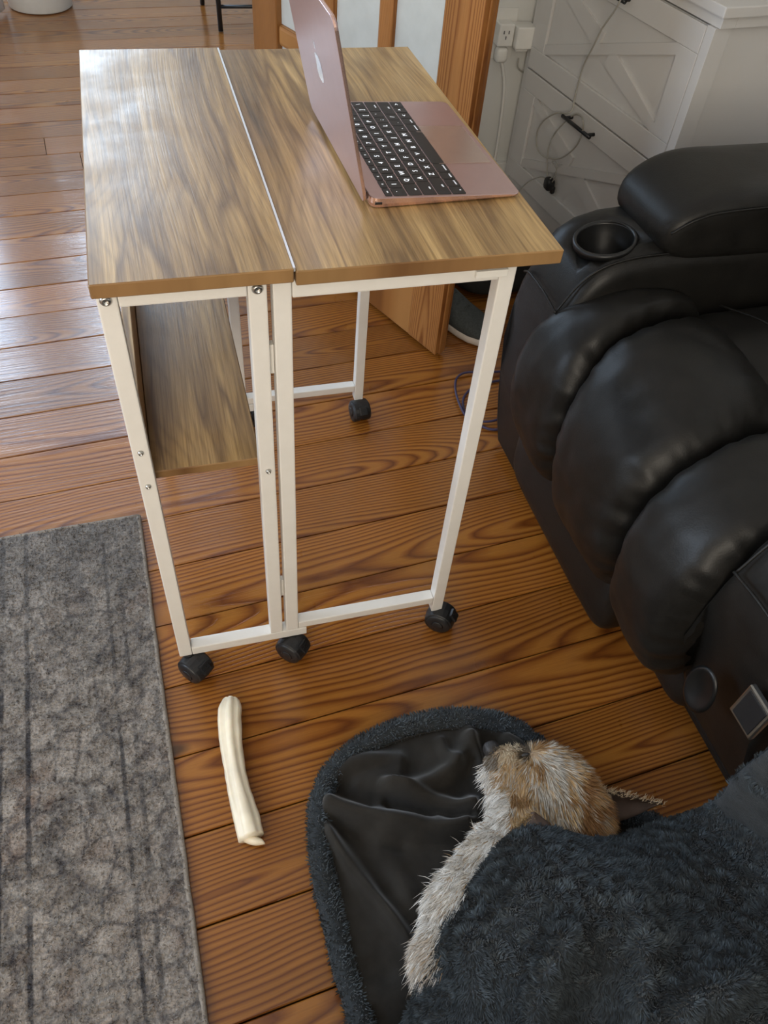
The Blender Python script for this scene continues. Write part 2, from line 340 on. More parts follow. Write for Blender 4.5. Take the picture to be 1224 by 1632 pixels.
def tri_sample(me, n, keep=None):
    """n random surface points of a mesh: positions and normals (object space)"""
    me.calc_loop_triangles(); nt = len(me.loop_triangles); vi = np.empty(nt * 3, np.int32); me.loop_triangles.foreach_get('vertices', vi); vi = vi.reshape(-1, 3)
    co = np.empty(len(me.vertices) * 3, np.float32); me.vertices.foreach_get('co', co); co = co.reshape(-1, 3).astype(float)
    a, b, c_ = co[vi[:, 0]], co[vi[:, 1]], co[vi[:, 2]]; cr = np.cross(b - a, c_ - a); ar = np.linalg.norm(cr, axis=1)
    if keep is not None: ar = ar * keep((a + b + c_) / 3)
    i = rng.choice(nt, n, p=ar / ar.sum()); r1 = np.sqrt(rng.random(n)); r2 = rng.random(n)
    P = (1 - r1)[:, None] * a[i] + (r1 * (1 - r2))[:, None] * b[i] + (r1 * r2)[:, None] * c_[i]
    N = cr[i] / (np.linalg.norm(cr[i], axis=1)[:, None] + 1e-12); return P, N
def copy_tree(o, parent=None):
    c_ = o.copy(); COL.objects.link(c_)
    if parent is not None: c_.parent = parent
    for ch in list(o.children): copy_tree(ch, c_)
    return c_

# ================================================================== SETTING
X0, X1, Y0, Y1, ZC = -2.3, 1.72, -2.7, 4.5, 2.62
floor = mesh('floor', [(X0 - .1, Y0 - .1, -.02), (2.4, Y0 - .1, -.02), (2.4, Y1 + .1, -.02), (X0 - .1, Y1 + .1, -.02)], [(0, 1, 2, 3)], MT['subfloor'])
tag(floor, 'varnished heart pine plank floor with dark gaps and bluish window glare', 'floor', kind='structure')
BA = R(4.6); PITCH = .1248
def plank(row, xa, xb):
    L = xb - xa; yc = -.008 + (row + .5) * PITCH; wd = PITCH - .0026
    prf = [(-.5 * wd, -.018), (-.5 * wd, -.0016), (-.5 * wd + .0014, -.0001), (-.30 * wd, -.0006), (0, -.0009), (.30 * wd, -.0006), (.5 * wd - .0014, -.0001), (.5 * wd, -.0016), (.5 * wd, -.018)]
    m_ = len(prf); V = [(xx, a, b) for xx in (-L / 2, L / 2) for a, b in prf]
    F = [(i, i + 1, m_ + i + 1, m_ + i) for i in range(m_ - 1)] + [(m_ - 1, 0, m_, 2 * m_ - 1), tuple(range(m_ - 1, -1, -1)), tuple(range(m_, 2 * m_))]
    bm = bmesh.new(); vs = [bm.verts.new(v) for v in V]; [bm.faces.new([vs[i] for i in f]) for f in F]
    o = bm_obj('plank', bm, MT['floor'], floor, True); o.data.set_sharp_from_angle(angle=R(28))
    cx = (xa + xb) / 2; o.location = (cx * math.cos(BA) - yc * math.sin(BA) * 0, yc * 1.0 + cx * math.sin(BA), -.0004 - random.random() * .0008)
    o.rotation_euler = (random.uniform(-.0035, .0035), 0, BA)
for row in range(-22, 38):
    if row == 16: cuts = [-2.35, -.24, 2.3]
    elif row == 15: cuts = [-2.35, -.13, 2.3]
    elif random.random() < .35: cuts = [-2.35, random.choice([-1.2, -.9, 1.1, 1.4]), 2.3]
    else: cuts = [-2.35, 2.3]
    for a, b in zip(cuts, cuts[1:]): plank(row, a + .001, b - .001)

def wall(name, lo, hi, label, mat='wall', bev=0):
    return tag(box(name, lo, hi, MT[mat], None, bev), label, name.split('_')[0], kind='structure')
def pierced(name, axis, pos, th, span, holes, label):
    """wall along x (axis 'y') or y (axis 'x') with rectangular holes (a0,a1,z0,z1)"""
    bm = bmesh.new(); hs = sorted(holes); a = span[0]
    def seg(a0, a1, z0, z1):
        if a1 - a0 < 1e-4 or z1 - z0 < 1e-4: return
        if axis == 'y': box_bm(bm, (a0, pos, z0), (a1, pos + th, z1))
        else: box_bm(bm, (pos, a0, z0), (pos + th, a1, z1))
    for h in hs:
        seg(a, h[0], 0, ZC); seg(h[0], h[1], 0, h[2]); seg(h[0], h[1], h[3], ZC); a = h[1]
    seg(a, span[1], 0, ZC)
    return tag(bm_obj(name, bm, MT['wall']), label, 'wall', kind='structure')
pierced('wall_far', 'y', Y1, .12, (X0 - .1, 2.4), [(-1.70, -.54, 1.19, 2.38), (-.53, .13, 1.97, 2.51)], 'white far room wall with a wide window and a small high added one')
pierced('wall_left', 'x', X0 - .12, .12, (Y0, Y1), [(-.3, .9, .95, 2.15)], 'white left wall with a window')
pierced('wall_rear', 'y', Y0 - .12, .12, (X0 - .1, 2.4), [(-1.5, 0, .95, 2.25)], 'white wall behind the photographer with a window')
pierced('wall_middle', 'y', 1.5, .13, (X0, 2.4), [(-1.25, .41, -1, 2.06)], 'white painted wall behind the glazed door, with a power outlet')
wall('wall_right', (X1, Y0, 0), (X1 + .12, Y1, ZC), 'white wall behind the recliner and the filing cabinet')
wall('ceiling', (X0 - .1, Y0 - .1, ZC), (2.4, Y1 + .1, ZC + .1), 'plain white painted ceiling', 'ceiling')
tag(box('baseboard_middle', (.50, 1.482, 0), (X1, 1.499, .13), MT['trim'], None, .003), 'white baseboard along the wall behind the cabinet', 'baseboard', kind='structure')
tag(box('baseboard_right', (X1 - .017, Y0, 0), (X1 - .001, 1.481, .13), MT['trim'], None, .003), 'white baseboard along the right wall', 'baseboard', kind='structure')
tag(box('trim_1', (.412, 1.478, 0), (.492, 1.499, 2.12), MT['trim'], None, .004), 'white door casing beside the glazed door hinge', 'trim', kind='structure')
def window(name, axis, pos, a0, a1, z0, z1, label):
    r = empty(name, ((a0 + a1) / 2, pos, z0) if axis == 'y' else (pos, (a0 + a1) / 2, z0)); tag(r, label, 'window', kind='structure'); hw = (a1 - a0) / 2; h = z1 - z0
    def bar(n_, p0, p1, q0, q1, d=.03):
        lo = (p0, -d / 2, q0) if axis == 'y' else (-d / 2, p0, q0); hi = (p1, d / 2, q1) if axis == 'y' else (d / 2, p1, q1)
        return box(n_, lo, hi, MT['trim'], r, .003, 1)
    bar('frame_post', -hw, -hw + .04, 0, h); bar('frame_post', hw - .04, hw, 0, h); bar('frame_rail', -hw + .04, hw - .04, 0, .04); bar('frame_rail', -hw + .04, hw - .04, h - .04, h)
    bar('sash_rail', -hw + .04, hw - .04, h / 2 - .02, h / 2 + .02, .026)
window('window_1', 'y', 4.53, -1.70, -.54, 1.19, 2.38, 'white framed window of the far room')
window('added_window', 'y', 4.53, -.53, .13, 1.97, 2.51, 'small high white framed window added for the glare on the desk top')  # unseen frame added around the desk glare light
window('window_2', 'x', -2.34, -.3, .9, .95, 2.15, 'white framed window in the left wall')
window('window_3', 'y', -2.74, -1.5, 0, .95, 2.25, 'white framed window behind the photographer')

# ------------------------------------------------------------------ glazed door standing open
DD = np.array([-.39439524, .91894091]); dang = math.atan2(DD[1], DD[0])
door = empty('door_1', (.679, .758, 0), dang); tag(door, 'open pine french door with small glass panes behind the desk', 'door', kind='structure')
DW, DH, DT = .781, 2.03, .034
def dpart(n_, s0, s1, z0, z1, mat, y0=-DT, y1=0.0, bev=.003):      # local x along the leaf, local y<0 towards the wall side
    return box(n_, (s0, y0, z0), (s1, y1, z1), MT[mat], door, bev)
st1 = dpart('stile', 0, .104, .008, DH, 'pine'); st2 = dpart('stile', DW - .106, DW, .008, DH, 'pine')
box('edge_bead', (-.004, -.0235, .008), (.004, -.0105, DH), MT['pine'], st1, .003)
dpart('rail', .1045, DW - .1065, .008, .24, 'pine_rail', -DT + .001, -.001); dpart('rail', .1045, DW - .1065, DH - .12, DH, 'pine_rail', -DT + .001, -.001)
zs = [.24 + (DH - .12 - .24) * k / 6 for k in range(7)]
for s0 in (.256, .455): dpart('muntin', s0, s0 + .044, .241, DH - .121, 'pine', -DT + .004, -.004, .008)
cols = [(.1045, .2555), (.3005, .4545), (.4995, DW - .1065)]
for z in zs[1:-1]:
    for a, b in cols: dpart('muntin', a, b, z - .022, z + .022, 'pine_rail', -DT + .0045, -.0045, .008)
for i in range(6):
    for a, b in cols:
        dpart('pane', a, b, zs[i] + (.0225 if i else .001), zs[i + 1] - (.0225 if i < 5 else .001), 'glass', -.019, -.0155, 0)
for z in (.25, 1.0, 1.8): lathe('hinge', [(.006, -.045), (.006, .045)], MT['steel'], door, 12, 'Z', (DW + .006, -.006, z))

# ================================================================== DESK
TH = .016; TZ = .745; W1, W2, DL = .1985, .3000, .6165
desk = empty('folding_desk', (0, 0, 0)); tag(desk, 'folding desk on casters with oak laminate top and white metal legs', 'desk')
def board(n_, lo, hi, longmat='edge'):
    bm = bmesh.new(); box_bm(bm, lo, hi, .0012, 1); o = bm_obj(n_, bm, MT['lam'], desk)
    o.data.materials.append(MT['edge']); o.data.materials.append(MT['edge_x'])
    for p in o.data.polygons:
        if abs(p.normal.x) > .7: p.material_index = 1
        elif abs(p.normal.y) > .7: p.material_index = 2
    return o
board('fixed_top', (0, 0, TZ - TH), (W1, DL, TZ)); board('drop_leaf', (W1 + .0022, 0, TZ - TH - .004), (W1 + W2, DL, TZ - .003))
box('hinge_strip', (W1 - .0006, .002, TZ - .004), (W1 + .0018, DL - .002, TZ + .0004), MT['alu'], desk, 0)
FT = TZ - TH
def tube_box(n_, lo, hi, par=desk): return box(n_, lo, hi, MT['white_metal'], par, .0018)
def bolt(x, y, z, r, par, s=-1):
    lathe('bolt', [(r, 0), (r, s * .0012), (r * .72, s * .0034), (r * .42, s * .0042), (r * .36, s * .0022), (.0001, s * .0022)], MT['steel'], par, 16, 'Y', (x, y, z), True)
for ya, sgn in ((.012, -1), (DL - .032, 1)):
    yb = ya + .02; yf = ya if sgn < 0 else yb
    l1 = tube_box('leg', (.003, ya, .050), (.023, yb, FT)); l2 = tube_box('leg', (.152, ya, .0695), (.172, yb, FT))
    tube_box('top_bar', (.0235, ya + .0005, FT - .0195), (.1515, yb - .0005, FT - .0005)); tube_box('bottom_bar', (.0235, ya, .050), (.212, yb, .069))
    bolt(.012, yf, .7195, .0062, l1, sgn); bolt(.162, yf, .7185, .0062, l2, sgn); bolt(.013, yf, .510, .0036, l1, sgn); bolt(.013, yf, .452, .0036, l1, sgn); bolt(.163, yf, .450, .0036, l2, sgn)
    g1 = tube_box('gate_post', (.178, ya, .0695), (.198, yb, FT - .005)); tube_box('gate_top_bar', (.1985, ya + .0004, FT - .026), (.4325, yb - .0004, FT - .005))
    tube_box('gate_bottom_bar', (.1985, ya + .0004, .0705), (.4325, yb - .0004, .0862)); tube_box('gate_leg', (.433, ya, .046), (.4525, yb, FT - .005))
    if sgn < 0: box('latch', (.402, ya - .006, .7105), (.4395, ya - .0005, .7195), MT['white_plastic'], desk, .001)
    box('gate_hinge', (.1725, ya + .008, .60), (.1775, yb - .003, .64), MT['white_metal'], desk, .0005); box('gate_hinge', (.1725, ya + .008, .16), (.1775, yb - .003, .20), MT['white_metal'], desk, .0005)
def shelf(n_, lo, hi): return board(n_, lo, hi)
shelf('shelf', (.0195, .0325, .442), (.157, DL - .0325, .455)); shelf('shelf_back', (.006, .0325, .441), (.019, DL - .0325, .525))
def caster(x, y, ztop, ang):
    r = empty('caster', (x, y, 0), ang); r.parent = desk; wx, wz, wr_ = .013, .0228, .0225
    lathe('stem', [(.0075, .040), (.0075, ztop)], MT['black_plastic'], r, 12)
    for s in (-1, 1):                                         # twin wheels, axle along local y
        lathe('wheel', [(.004, s * .003), (wr_ - .001, s * .003), (wr_, s * .006), (wr_, s * .017), (wr_ - .002, s * .0195), (.013, s * .021), (.001, s * .0215)], MT['black_plastic'], r, 28, 'Y', (wx, 0, wz), True)
    V = []; F = []; K = 15; prof = [(-.0175, .0232), (-.016, .0252), (0, .0268), (.016, .0252), (.0175, .0232)]
    for k in range(K):
        th = R(-2) + R(232) * k / (K - 1)
        for (yy, rr) in prof: V.append((wx + rr * math.cos(th), yy, wz + rr * math.sin(th)))
        V.append((wx + .0227 * math.cos(th), .0175, wz + .0227 * math.sin(th))); V.append((wx + .0227 * math.cos(th), -.0175, wz + .0227 * math.sin(th)))
    m_ = len(prof) + 2
    for k in range(K - 1):
        for j in range(m_): F.append((k * m_ + j, k * m_ + (j + 1) % m_, (k + 1) * m_ + (j + 1) % m_, (k + 1) * m_ + j))
    F.append(tuple(range(m_))); F.append(tuple(range((K - 1) * m_, K * m_)))
    bm = bmesh.new(); vs = [bm.verts.new(v) for v in V]; [bm.faces.new([vs[i] for i in f]) for f in F]
    bm_obj('hood', bm, MT['black_plastic'], r, False)
    b = box('brake_pedal', (-.009, -.0085, -.002), (.009, .0085, .0035), MT['black_plastic'], r, .001); b.location = (wx + .0215, 0, wz + .0165); b.rotation_euler = (0, R(52), 0)
    for q in (-.004, 0, .004): box('grip_rib', (q - .0008, -.007, .0033), (q + .0008, .007, .0042), MT['black_plastic'], b, 0)
    lathe('hub_cap', [(.011, -.0212), (.009, -.0224), (.001, -.0227)], MT['black_plastic'], r, 20, 'Y', (wx, 0, wz), True)
caster(.0165, .016, .0505, R(-48)); caster(.178, .018, .0505, R(-42)); caster(.443, .020, .0465, R(-35))
caster(.0165, DL - .022, .0505, R(-60)); caster(.180, DL - .022, .0505, R(-22)); caster(.443, DL - .028, .0465, R(-84))

# ================================================================== LAPTOP
LS = .962
lap = empty('laptop', (.3035, .113, TZ - .003), R(1.3)); tag(lap, 'open rose gold laptop with black keys on the right half of desk', 'laptop')
LD, LW = .1965 * LS, .2805 * LS
def rrect(x0, y0, x1, y1, r, n=6):
    out = []
    for cx, cy, a in ((x1 - r, y1 - r, 0), (x0 + r, y1 - r, 90), (x0 + r, y0 + r, 180), (x1 - r, y0 + r, 270)):
        for k in range(n + 1): th = R(a + 90 * k / n); out.append((cx + r * math.cos(th), cy + r * math.sin(th)))
    return out
def slab(n_, outline, zf, mat, par, z0f=None, inset=.0008):
    """prism with top zf(x,y), bottom z0f(x,y), top edge slightly chamfered"""
    m_ = len(outline); cx = sum(p[0] for p in outline) / m_; cy = sum(p[1] for p in outline) / m_
    def ins(p, d): v = Vector((p[0] - cx, p[1] - cy)); l = v.length; v *= (l - d) / l; return cx + v.x, cy + v.y
    V = [(x, y, z0f(x, y)) for x, y in (ins(p, inset * 2) for p in outline)] + [(x, y, z0f(x, y) * .6 + zf(x, y) * .4) for x, y in outline] + [(x, y, zf(x, y) - inset * .6) for x, y in outline] + [(x, y, zf(x, y)) for x, y in (ins(p, inset) for p in outline)]
    F = [tuple(range(m_ - 1, -1, -1)), tuple(range(3 * m_, 4 * m_))]
    for l in range(3):
        for k in range(m_): F.append((l * m_ + k, l * m_ + (k + 1) % m_, (l + 1) * m_ + (k + 1) % m_, (l + 1) * m_ + k))
    return mesh(n_, V, F, mat, par)
ZB = lambda x, y: .0135 - (.0135 - .0058) * (x / LD)
body = slab('base', rrect(.004, 0, LD, LW, .010), ZB, MT['rose'], lap, lambda x, y: .0012 + .0014 * (x / LD), .0009)
body.data.materials.append(MT['rose_edge'])
for p in body.data.polygons:
    if abs(p.normal.z) < .6: p.material_index = 1
tilt = math.atan((.0135 - .0058) / LD)
keyb = empty('keyboard', (0, 0, .0135)); keyb.parent = lap; keyb.rotation_euler = (0, tilt, 0)
box('port', (.009, -.0006, -.0075), (.0175, .0006, -.0047), MT['black_plastic'], keyb, .0004)
box('trackpad', (.118 * LS, LW / 2 - .056 * LS, .0), (.190 * LS, LW / 2 + .056 * LS, .0005), MT['trackpad'], keyb, .0003, 1)
U = (LW - .007) / 14.5; KX = .0215; KR = .0180
rows = [[(k, 1) for k in 'esc f1 f2 f3 f4 f5 f6 f7 f8 f9 f10 f11 f12'.split()] + [('pwr', 1)],
        [(k, 1) for k in '`1234567890-='] + [('delete', 1.5)], [('tab', 1.5)] + [(k, 1) for k in 'QWERTYUIOP[]\\'],
        [('caps', 1.75)] + [(k, 1) for k in "ASDFGHJKL;'"] + [('return', 1.75)], [('shift', 2.25)] + [(k, 1) for k in 'ZXCVBNM,./'] + [('shift', 2.25)],
        [('fn', 1), ('control', 1), ('option', 1), ('command', 1.25), (' ', 5), ('command', 1.25), ('option', 1), ('<', 1), ('^', 1), ('>', 1)]]
def text_mesh(s, size):
    cu = bpy.data.curves.new('legend', 'FONT'); cu.body = s; cu.size = size; cu.align_x = 'CENTER'; cu.align_y = 'CENTER'; cu.resolution_u = 2
    o = bpy.data.objects.new('tmp', cu); COL.objects.link(o); dg = bpy.context.evaluated_depsgraph_get(); me = bpy.data.meshes.new_from_object(o.evaluated_get(dg)); bpy.data.objects.remove(o); return me
SYM = {'esc': 'esc', 'pwr': 'o'}
x = KX
for ri, row in enumerate(rows):
    kd = .0098 if ri == 0 else KR
    tot = sum(q for _, q in row); y = .0035; unit = (LW - .007) / tot
    for ch, q in row:
        wd = unit * q
        k = mesh('key', *(lambda o_: (lambda V: (V, [tuple(range(len(o_) - 1, -1, -1)), tuple(range(len(o_), 2 * len(o_)))] + [(i, (i + 1) % len(o_), len(o_) + (i + 1) % len(o_), len(o_) + i) for i in range(len(o_))]))([(a, b, -.0002) for a, b in o_] + [(a * .97, b * .985, .0007) for a, b in o_]))(rrect(-kd / 2 + .0006, -wd / 2 + .0006, kd / 2 - .0006, wd / 2 - .0006, .0012, 2)), MT['key'], keyb, loc=(x + kd / 2, y + wd / 2, 0))
        if ch != ' ':
            me = text_mesh(ch, .0034 if len(ch) > 1 else .0088)
            lg = link('legend', me, MT['legend'], k); lg.location = (0 if len(ch) == 1 else .0035 if ri else 0, 0, .00085); lg.rotation_euler = (0, 0, R(90))
        y += wd
    x += kd
lid = slab('lid', rrect(0, 0, .190, LW, .011), lambda x, y: .0042, MT['rose'], lap, lambda x, y: 0.0, .0007)
lid.location = (.0005, 0, .0075); lid.rotation_euler = (0, R(-102.5), 0)        # local x up the screen, local +z faces the user? flipped below
lid.data.materials.append(MT['rose_edge'])
for p in lid.data.polygons:
    if abs(p.normal.z) < .6: p.material_index = 1
box('screen', (.006, .005, -.0007), (.185, LW - .005, -.0001), MT['key'], lid, 0)
# emblem on the outside of the lid: apple outline with a bite and a leaf
V = []; n_ = 40
for k in range(n_):
    th = 2 * math.pi * k / n_; r_ = .0165 * (1 + .06 * math.cos(2 * th) - .10 * math.exp(-((th - math.pi / 2) / .28) ** 2) - .07 * math.exp(-((th - 3 * math.pi / 2) / .3) ** 2))
    px, py = r_ * math.cos(th), r_ * math.sin(th)
    dx, dy = px - .0215, py - .002; dd = math.hypot(dx, dy)
    if dd < .0095: px, py = .0215 + dx / dd * .0095, .002 + dy / dd * .0095
    V.append((py, px))
V2 = [(.0175 + .011 * t_ / 8, .001 + .0055 * t_ / 8 + .0035 * math.sin(math.pi * t_ / 8)) for t_ in range(9)] + [(.0175 + .011 * t_ / 8, .001 + .0055 * t_ / 8 - .0035 * math.sin(math.pi * t_ / 8)) for t_ in range(7, 0, -1)]
VV = [(a + .098, b + LW / 2, .00435) for a, b in V] + [(a + .098, b + LW / 2, .00435) for a, b in V2]
mesh('emblem', VV, [tuple(range(n_)), tuple(range(n_, n_ + len(V2)))], MT['emblem'], lid)
lathe('hinge_barrel', [(.0042, .02), (.0042, LW - .02)], MT['black_plastic'], lap, 12, 'Y', (.0035, 0, .0068))

# ================================================================== RUG
rc = at(222, 825, 0)
rug = empty('rug', (rc[0], rc[1], 0), R(1.9)); tag(rug, 'distressed grey and brown patterned area rug on the wood floor', 'rug')
RX, RY = -1.55, -1.24
nx, ny = 150, 190
xs = np.linspace(RX, -.003, nx); ys = np.linspace(RY, -.003, ny)
P = [[(x, y, .0085 + .0012 * fn3((x, y, 0), 60) + .0010 * fn3((x, y, 0), 160, 3)) for y in ys] for x in xs]
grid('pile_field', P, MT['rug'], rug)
def edge_strip(n_, pts):
    V, F = tube_vf(pts, .0048, 8); V = [(v[0], v[1], max(.0004, v[2])) for v in V]; return mesh(n_, V, F, MT['rug_edge'], rug, True)
edge_strip('binding', [(-.001 + .0012 * fn3((0, y, 0), 25), y, .0045) for y in np.linspace(RY, 0, 120)]); edge_strip('binding', [(x, -.001, .0045) for x in np.linspace(RX, 0, 60)])
n = 30000
px = -np.abs(rng.random(n)) * .42; py = -rng.random(n) * 1.0; hz = np.full(n, .0085)
Dd = np.stack([rng.normal(0, .5, n) + .25, rng.normal(0, .5, n) - .35, np.full(n, .75)], 1)
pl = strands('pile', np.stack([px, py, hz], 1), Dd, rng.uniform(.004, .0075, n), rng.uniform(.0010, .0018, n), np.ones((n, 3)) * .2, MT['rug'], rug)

# ================================================================== RAWHIDE CHEW
ctr = smooth_path([at(368, 1112, .018), at(366, 1150, .018), at(371, 1205, .018), at(380, 1255, .018), at(392, 1300, .018), at(400, 1334, .018)], 46)
T, N, B = frames(ctr); V = []; F = []; nn = 30
for i, (p, tt) in enumerate(zip(ctr, T)):
    s = i / (len(ctr) - 1); wR = .0185 * (.55 + .45 * min(1, (s / .10)) ** .5) * (1 - .12 * math.exp(-((s - .5) / .2) ** 2)) * (1 + .02 * math.sin(9 * s))
    side = np.cross(tt, (0, 0, 1)); side /= np.linalg.norm(side)
    for k in range(nn):
        th = 2 * math.pi * k / nn
        groove = -.26 * math.exp(-((th - 1.0 - .12 * math.sin(5 * s)) / .15) ** 2) - .17 * math.exp(-((th - 2.2 + .15 * math.sin(4 * s + 1)) / .2) ** 2) + .10 * math.exp(-((th - .68) / .18) ** 2) + .06 * math.exp(-((th - 1.6) / .25) ** 2)
        r_ = wR * (1 + groove) * (1 + .07 * fn3(p * 1.0 + np.array([math.cos(th), math.sin(th), 0]) * .02, 60))
        q = p + side * r_ * math.cos(th) + np.array([0, 0, 1]) * (r_ * math.sin(th) * .84); q[2] = max(.0006, q[2] - .0025); V.append(q)
for i in range(len(ctr) - 1):
    for k in range(nn): F.append((i * nn + k, i * nn + (k + 1) % nn, (i + 1) * nn + (k + 1) % nn, (i + 1) * nn + k))
F.append(tuple(range(nn))); F.append(tuple(range((len(ctr) - 1) * nn, len(ctr) * nn)))
chew = empty('rawhide_chew', (ctr[20][0], ctr[20][1], 0)); tag(chew, 'cream rawhide chew roll lying on the floor between rug and dog', 'dog chew')
off = np.array([ctr[20][0], ctr[20][1], 0])
mesh('roll', [v - off for v in V], F, MT['hide'], chew, True)
e0 = at(384, 1331, .012) - off; e1 = at(419, 1336, .012) - off
V = []; F = []                                                   # folded flap end
for i in range(13):
    s = i / 12; c_ = e0 * (1 - s) + e1 * s; r_ = .0105 * (.45 + .55 * math.sin(math.pi * min(1, s * .85 + .12)))
    for k in range(12):
        th = 2 * math.pi * k / 12; V.append((c_[0] - .002 * math.cos(th), c_[1] - .004 + r_ * math.cos(th) * .8, max(.0006, .0105 + r_ * math.sin(th) * .8)))
for i in range(12):
    for k in range(12): F.append((i * 12 + k, i * 12 + (k + 1) % 12, (i + 1) * 12 + (k + 1) % 12, (i + 1) * 12 + k))
F.append(tuple(range(12))); F.append(tuple(range(144, 156))); mesh('folded_end', V, F, MT['hide'], chew, True)

# ================================================================== FILING CABINET
CA = R(-83); cab = empty('filing_cabinet', (1.15 + .27 * -math.cos(CA), 1.2 - .27 * math.sin(CA), 0), CA)   # local x along front (towards camera), local y = depth (+y is away from the front)
cab.location = (1.15 - .268 * math.cos(CA), 1.2 - .268 * math.sin(CA), 0); tag(cab, 'white two-drawer filing cabinet with crossed barn-style drawer fronts', 'cabinet')
CW, CDp, CH = .668, .40, .745
c = MT['cab']
box('side_panel', (0, .001, 0), (.018, CDp, .715), c, cab, .002); box('back_panel', (.0185, CDp - .012, .0), (CW - .0185, CDp, .715), c, cab, .001)
sp = box('side_panel', (CW - .018, .030, .0), (CW - .002, CDp, .715), c, cab, .001)
box('corner_stile', (CW - .0205, -.0118, 0), (CW + .004, .0295, .704), c, cab, .0008); box('corner_stile', (CW - .020, CDp - .03, 0), (CW + .004, CDp + .001, .704), c, cab, .0015)
box('face_stile', (.0, -.002, .0), (.026, .0008, .715), c, cab, .0004, 1); box('toe_rail', (.0265, -.001, .03), (CW - .0205, .016, .116), c, cab, .001)
box('top_rail', (-.004, -.006, .7045), (CW + .010, .03, .7245), c, cab, .001); box('top_rail', (CW - .02, .0305, .7045), (CW + .010, CDp, .7245), c, cab, .001)
box('top', (-.014, -.016, .725), (CW + .018, CDp + .01, .745), c, cab, .0025)
for z0, z1 in ((.119, .4125), (.4165, .7005)):
    d = empty('drawer', (0, 0, 0)); d.parent = cab; xa, xb = .0285, CW - .0225; b = .062
    def dp(n_, p0, p1, y0=-.012, y1=-.0035, bev=.0012): return box(n_, (p0[0], y0, p0[1]), (p1[0], y1, p1[1]), c, d, bev, 1)
    box('panel', (xa, -.0033, z0), (xb, .012, z1), c, d, .001, 1)
    dp('frame_rail', (xa, z0), (xb, z0 + b * .82)); dp('frame_rail', (xa, z1 - b * .82), (xb, z1)); dp('frame_stile', (xa, z0 + b * .82 + .0003), (xa + b, z1 - b * .82 - .0003)); dp('frame_stile', (xb - b, z0 + b * .82 + .0003), (xb, z1 - b * .82 - .0003))
    A = Vector((xa + b, z0 + b * .82)); Bq = Vector((xb - b, z1 - b * .82)); ln = (Bq - A).length; an = math.atan2(Bq.y - A.y, Bq.x - A.x)
    def brace(p, q, t0, t1, dep):
        dv = (q - p).normalized(); nv = Vector((-dv.y, dv.x)) * .023; V = []
        ps = [p + dv * (ln * t0), p + dv * (ln * t1)]
        def clip(v): return Vector((min(max(v.x, A.x), Bq.x), min(max(v.y, A.y), Bq.y)))
        o4 = [clip(ps[0] + nv), clip(ps[0] - nv), clip(ps[1] - nv), clip(ps[1] + nv)]
        if t0 == 0: o4 = o4[:1] + [p.copy()] + o4[1:]
        if t1 == 1: o4 = o4[:-1] + [q.copy()] + o4[-1:]
        m_ = len(o4); V = [(v.x, -.0034, v.y) for v in o4] + [(v.x, dep, v.y) for v in o4]
        F = [tuple(range(m_)), tuple(range(2 * m_ - 1, m_ - 1, -1))] + [(i, m_ + i, m_ + (i + 1) % m_, (i + 1) % m_) for i in range(m_)]
        bm = bmesh.new(); vs = [bm.verts.new(v) for v in V]; [bm.faces.new([vs[i] for i in f]) for f in F]
        bm_obj('brace', bm, c, d)
    brace(A, Bq, 0, 1, -.0105); A2, B2 = Vector((A.x, Bq.y)), Vector((Bq.x, A.y)); brace(A2, B2, 0, .455, -.0100); brace(A2, B2, .545, 1, -.0100)
    zc = z1 - .030 if z1 < .5 else z1 - .026; xm = (xa + xb) / 2 - .002
    pts = [(xm - .066, -.034, zc), (xm + .066, -.034, zc)]
    h = tube('handle', pts, .0046, MT['black_metal'], d, 12)
    for sx in (-.052, .052): tube('handle_post', [(xm + sx, -.0118, zc), (xm + sx, -.034, zc)], .0042, MT['black_metal'], d, 10)

# ------------------------------------------------------------------ charging cable looped on the drawer handle (white) + black plug
cabM = Matrix.Translation(cab.location) @ Matrix.Rotation(CA, 4, 'Z'); Pn = np.array(cab.location); Nf = np.array([math.sin(CA), -math.cos(CA), 0])   # front normal = local -y
def oncab(u, v, off=.020):
    d = RM @ np.array([(u - 612) / FPX, -(v - 816) / FPX, -1.0]); P0 = Pn + Nf * off; t_ = ((P0 - CAM) @ Nf) / (d @ Nf); return CAM + d * t_
cable = empty('charging_cable', tuple(oncab(912, 186, .03))); tag(cable, 'thin white charging cable looped over the lower drawer handle', 'cable')
cl = np.array(cable.location)
pts = [oncab(1000, -30, .045), oncab(985, 8, .045), oncab(960, 45, .04), oncab(945, 75, .035), oncab(930, 105, .02), oncab(921, 135, .018), oncab(915, 160, .018), oncab(912, 175, .022), oncab(903, 181, .03), oncab(885, 181, .026), oncab(866, 193, .02), oncab(856, 212, .02), oncab(856, 235, .02), oncab(868, 250, .022), oncab(890, 253, .024), oncab(908, 243, .024), oncab(920, 230, .026), oncab(929, 208, .035), oncab(929, 192, .044), oncab(926, 185, .03), oncab(918, 182, .018), oncab(910, 186, .018), oncab(895, 200, .02), oncab(881, 218, .02), oncab(874, 238, .02), oncab(872, 260, .02), oncab(872, 284, .02)]
tube('cord', [p - cl for p in pts], .0021, MT['cable'], cable, 7, 180)
pts = [oncab(873, 286, .02), oncab(862, 282, .02), oncab(845, 288, .03), oncab(832, 299, .04), oncab(820, 315, .05)]
tube('cord', [p - cl for p in pts], .0016, MT['cable'], cable, 7, 50)
pts = [oncab(876, 286, .024), oncab(884, 278, .024), oncab(888, 265, .026), oncab(885, 257, .026), oncab(880, 258, .026), oncab(886, 268, .03), oncab(886, 280, .03), oncab(880, 290, .026)]
tube('cord', [p - cl for p in pts], .0014, MT['cable'], cable, 7, 60)
pc = oncab(875, 293, .022) - cl
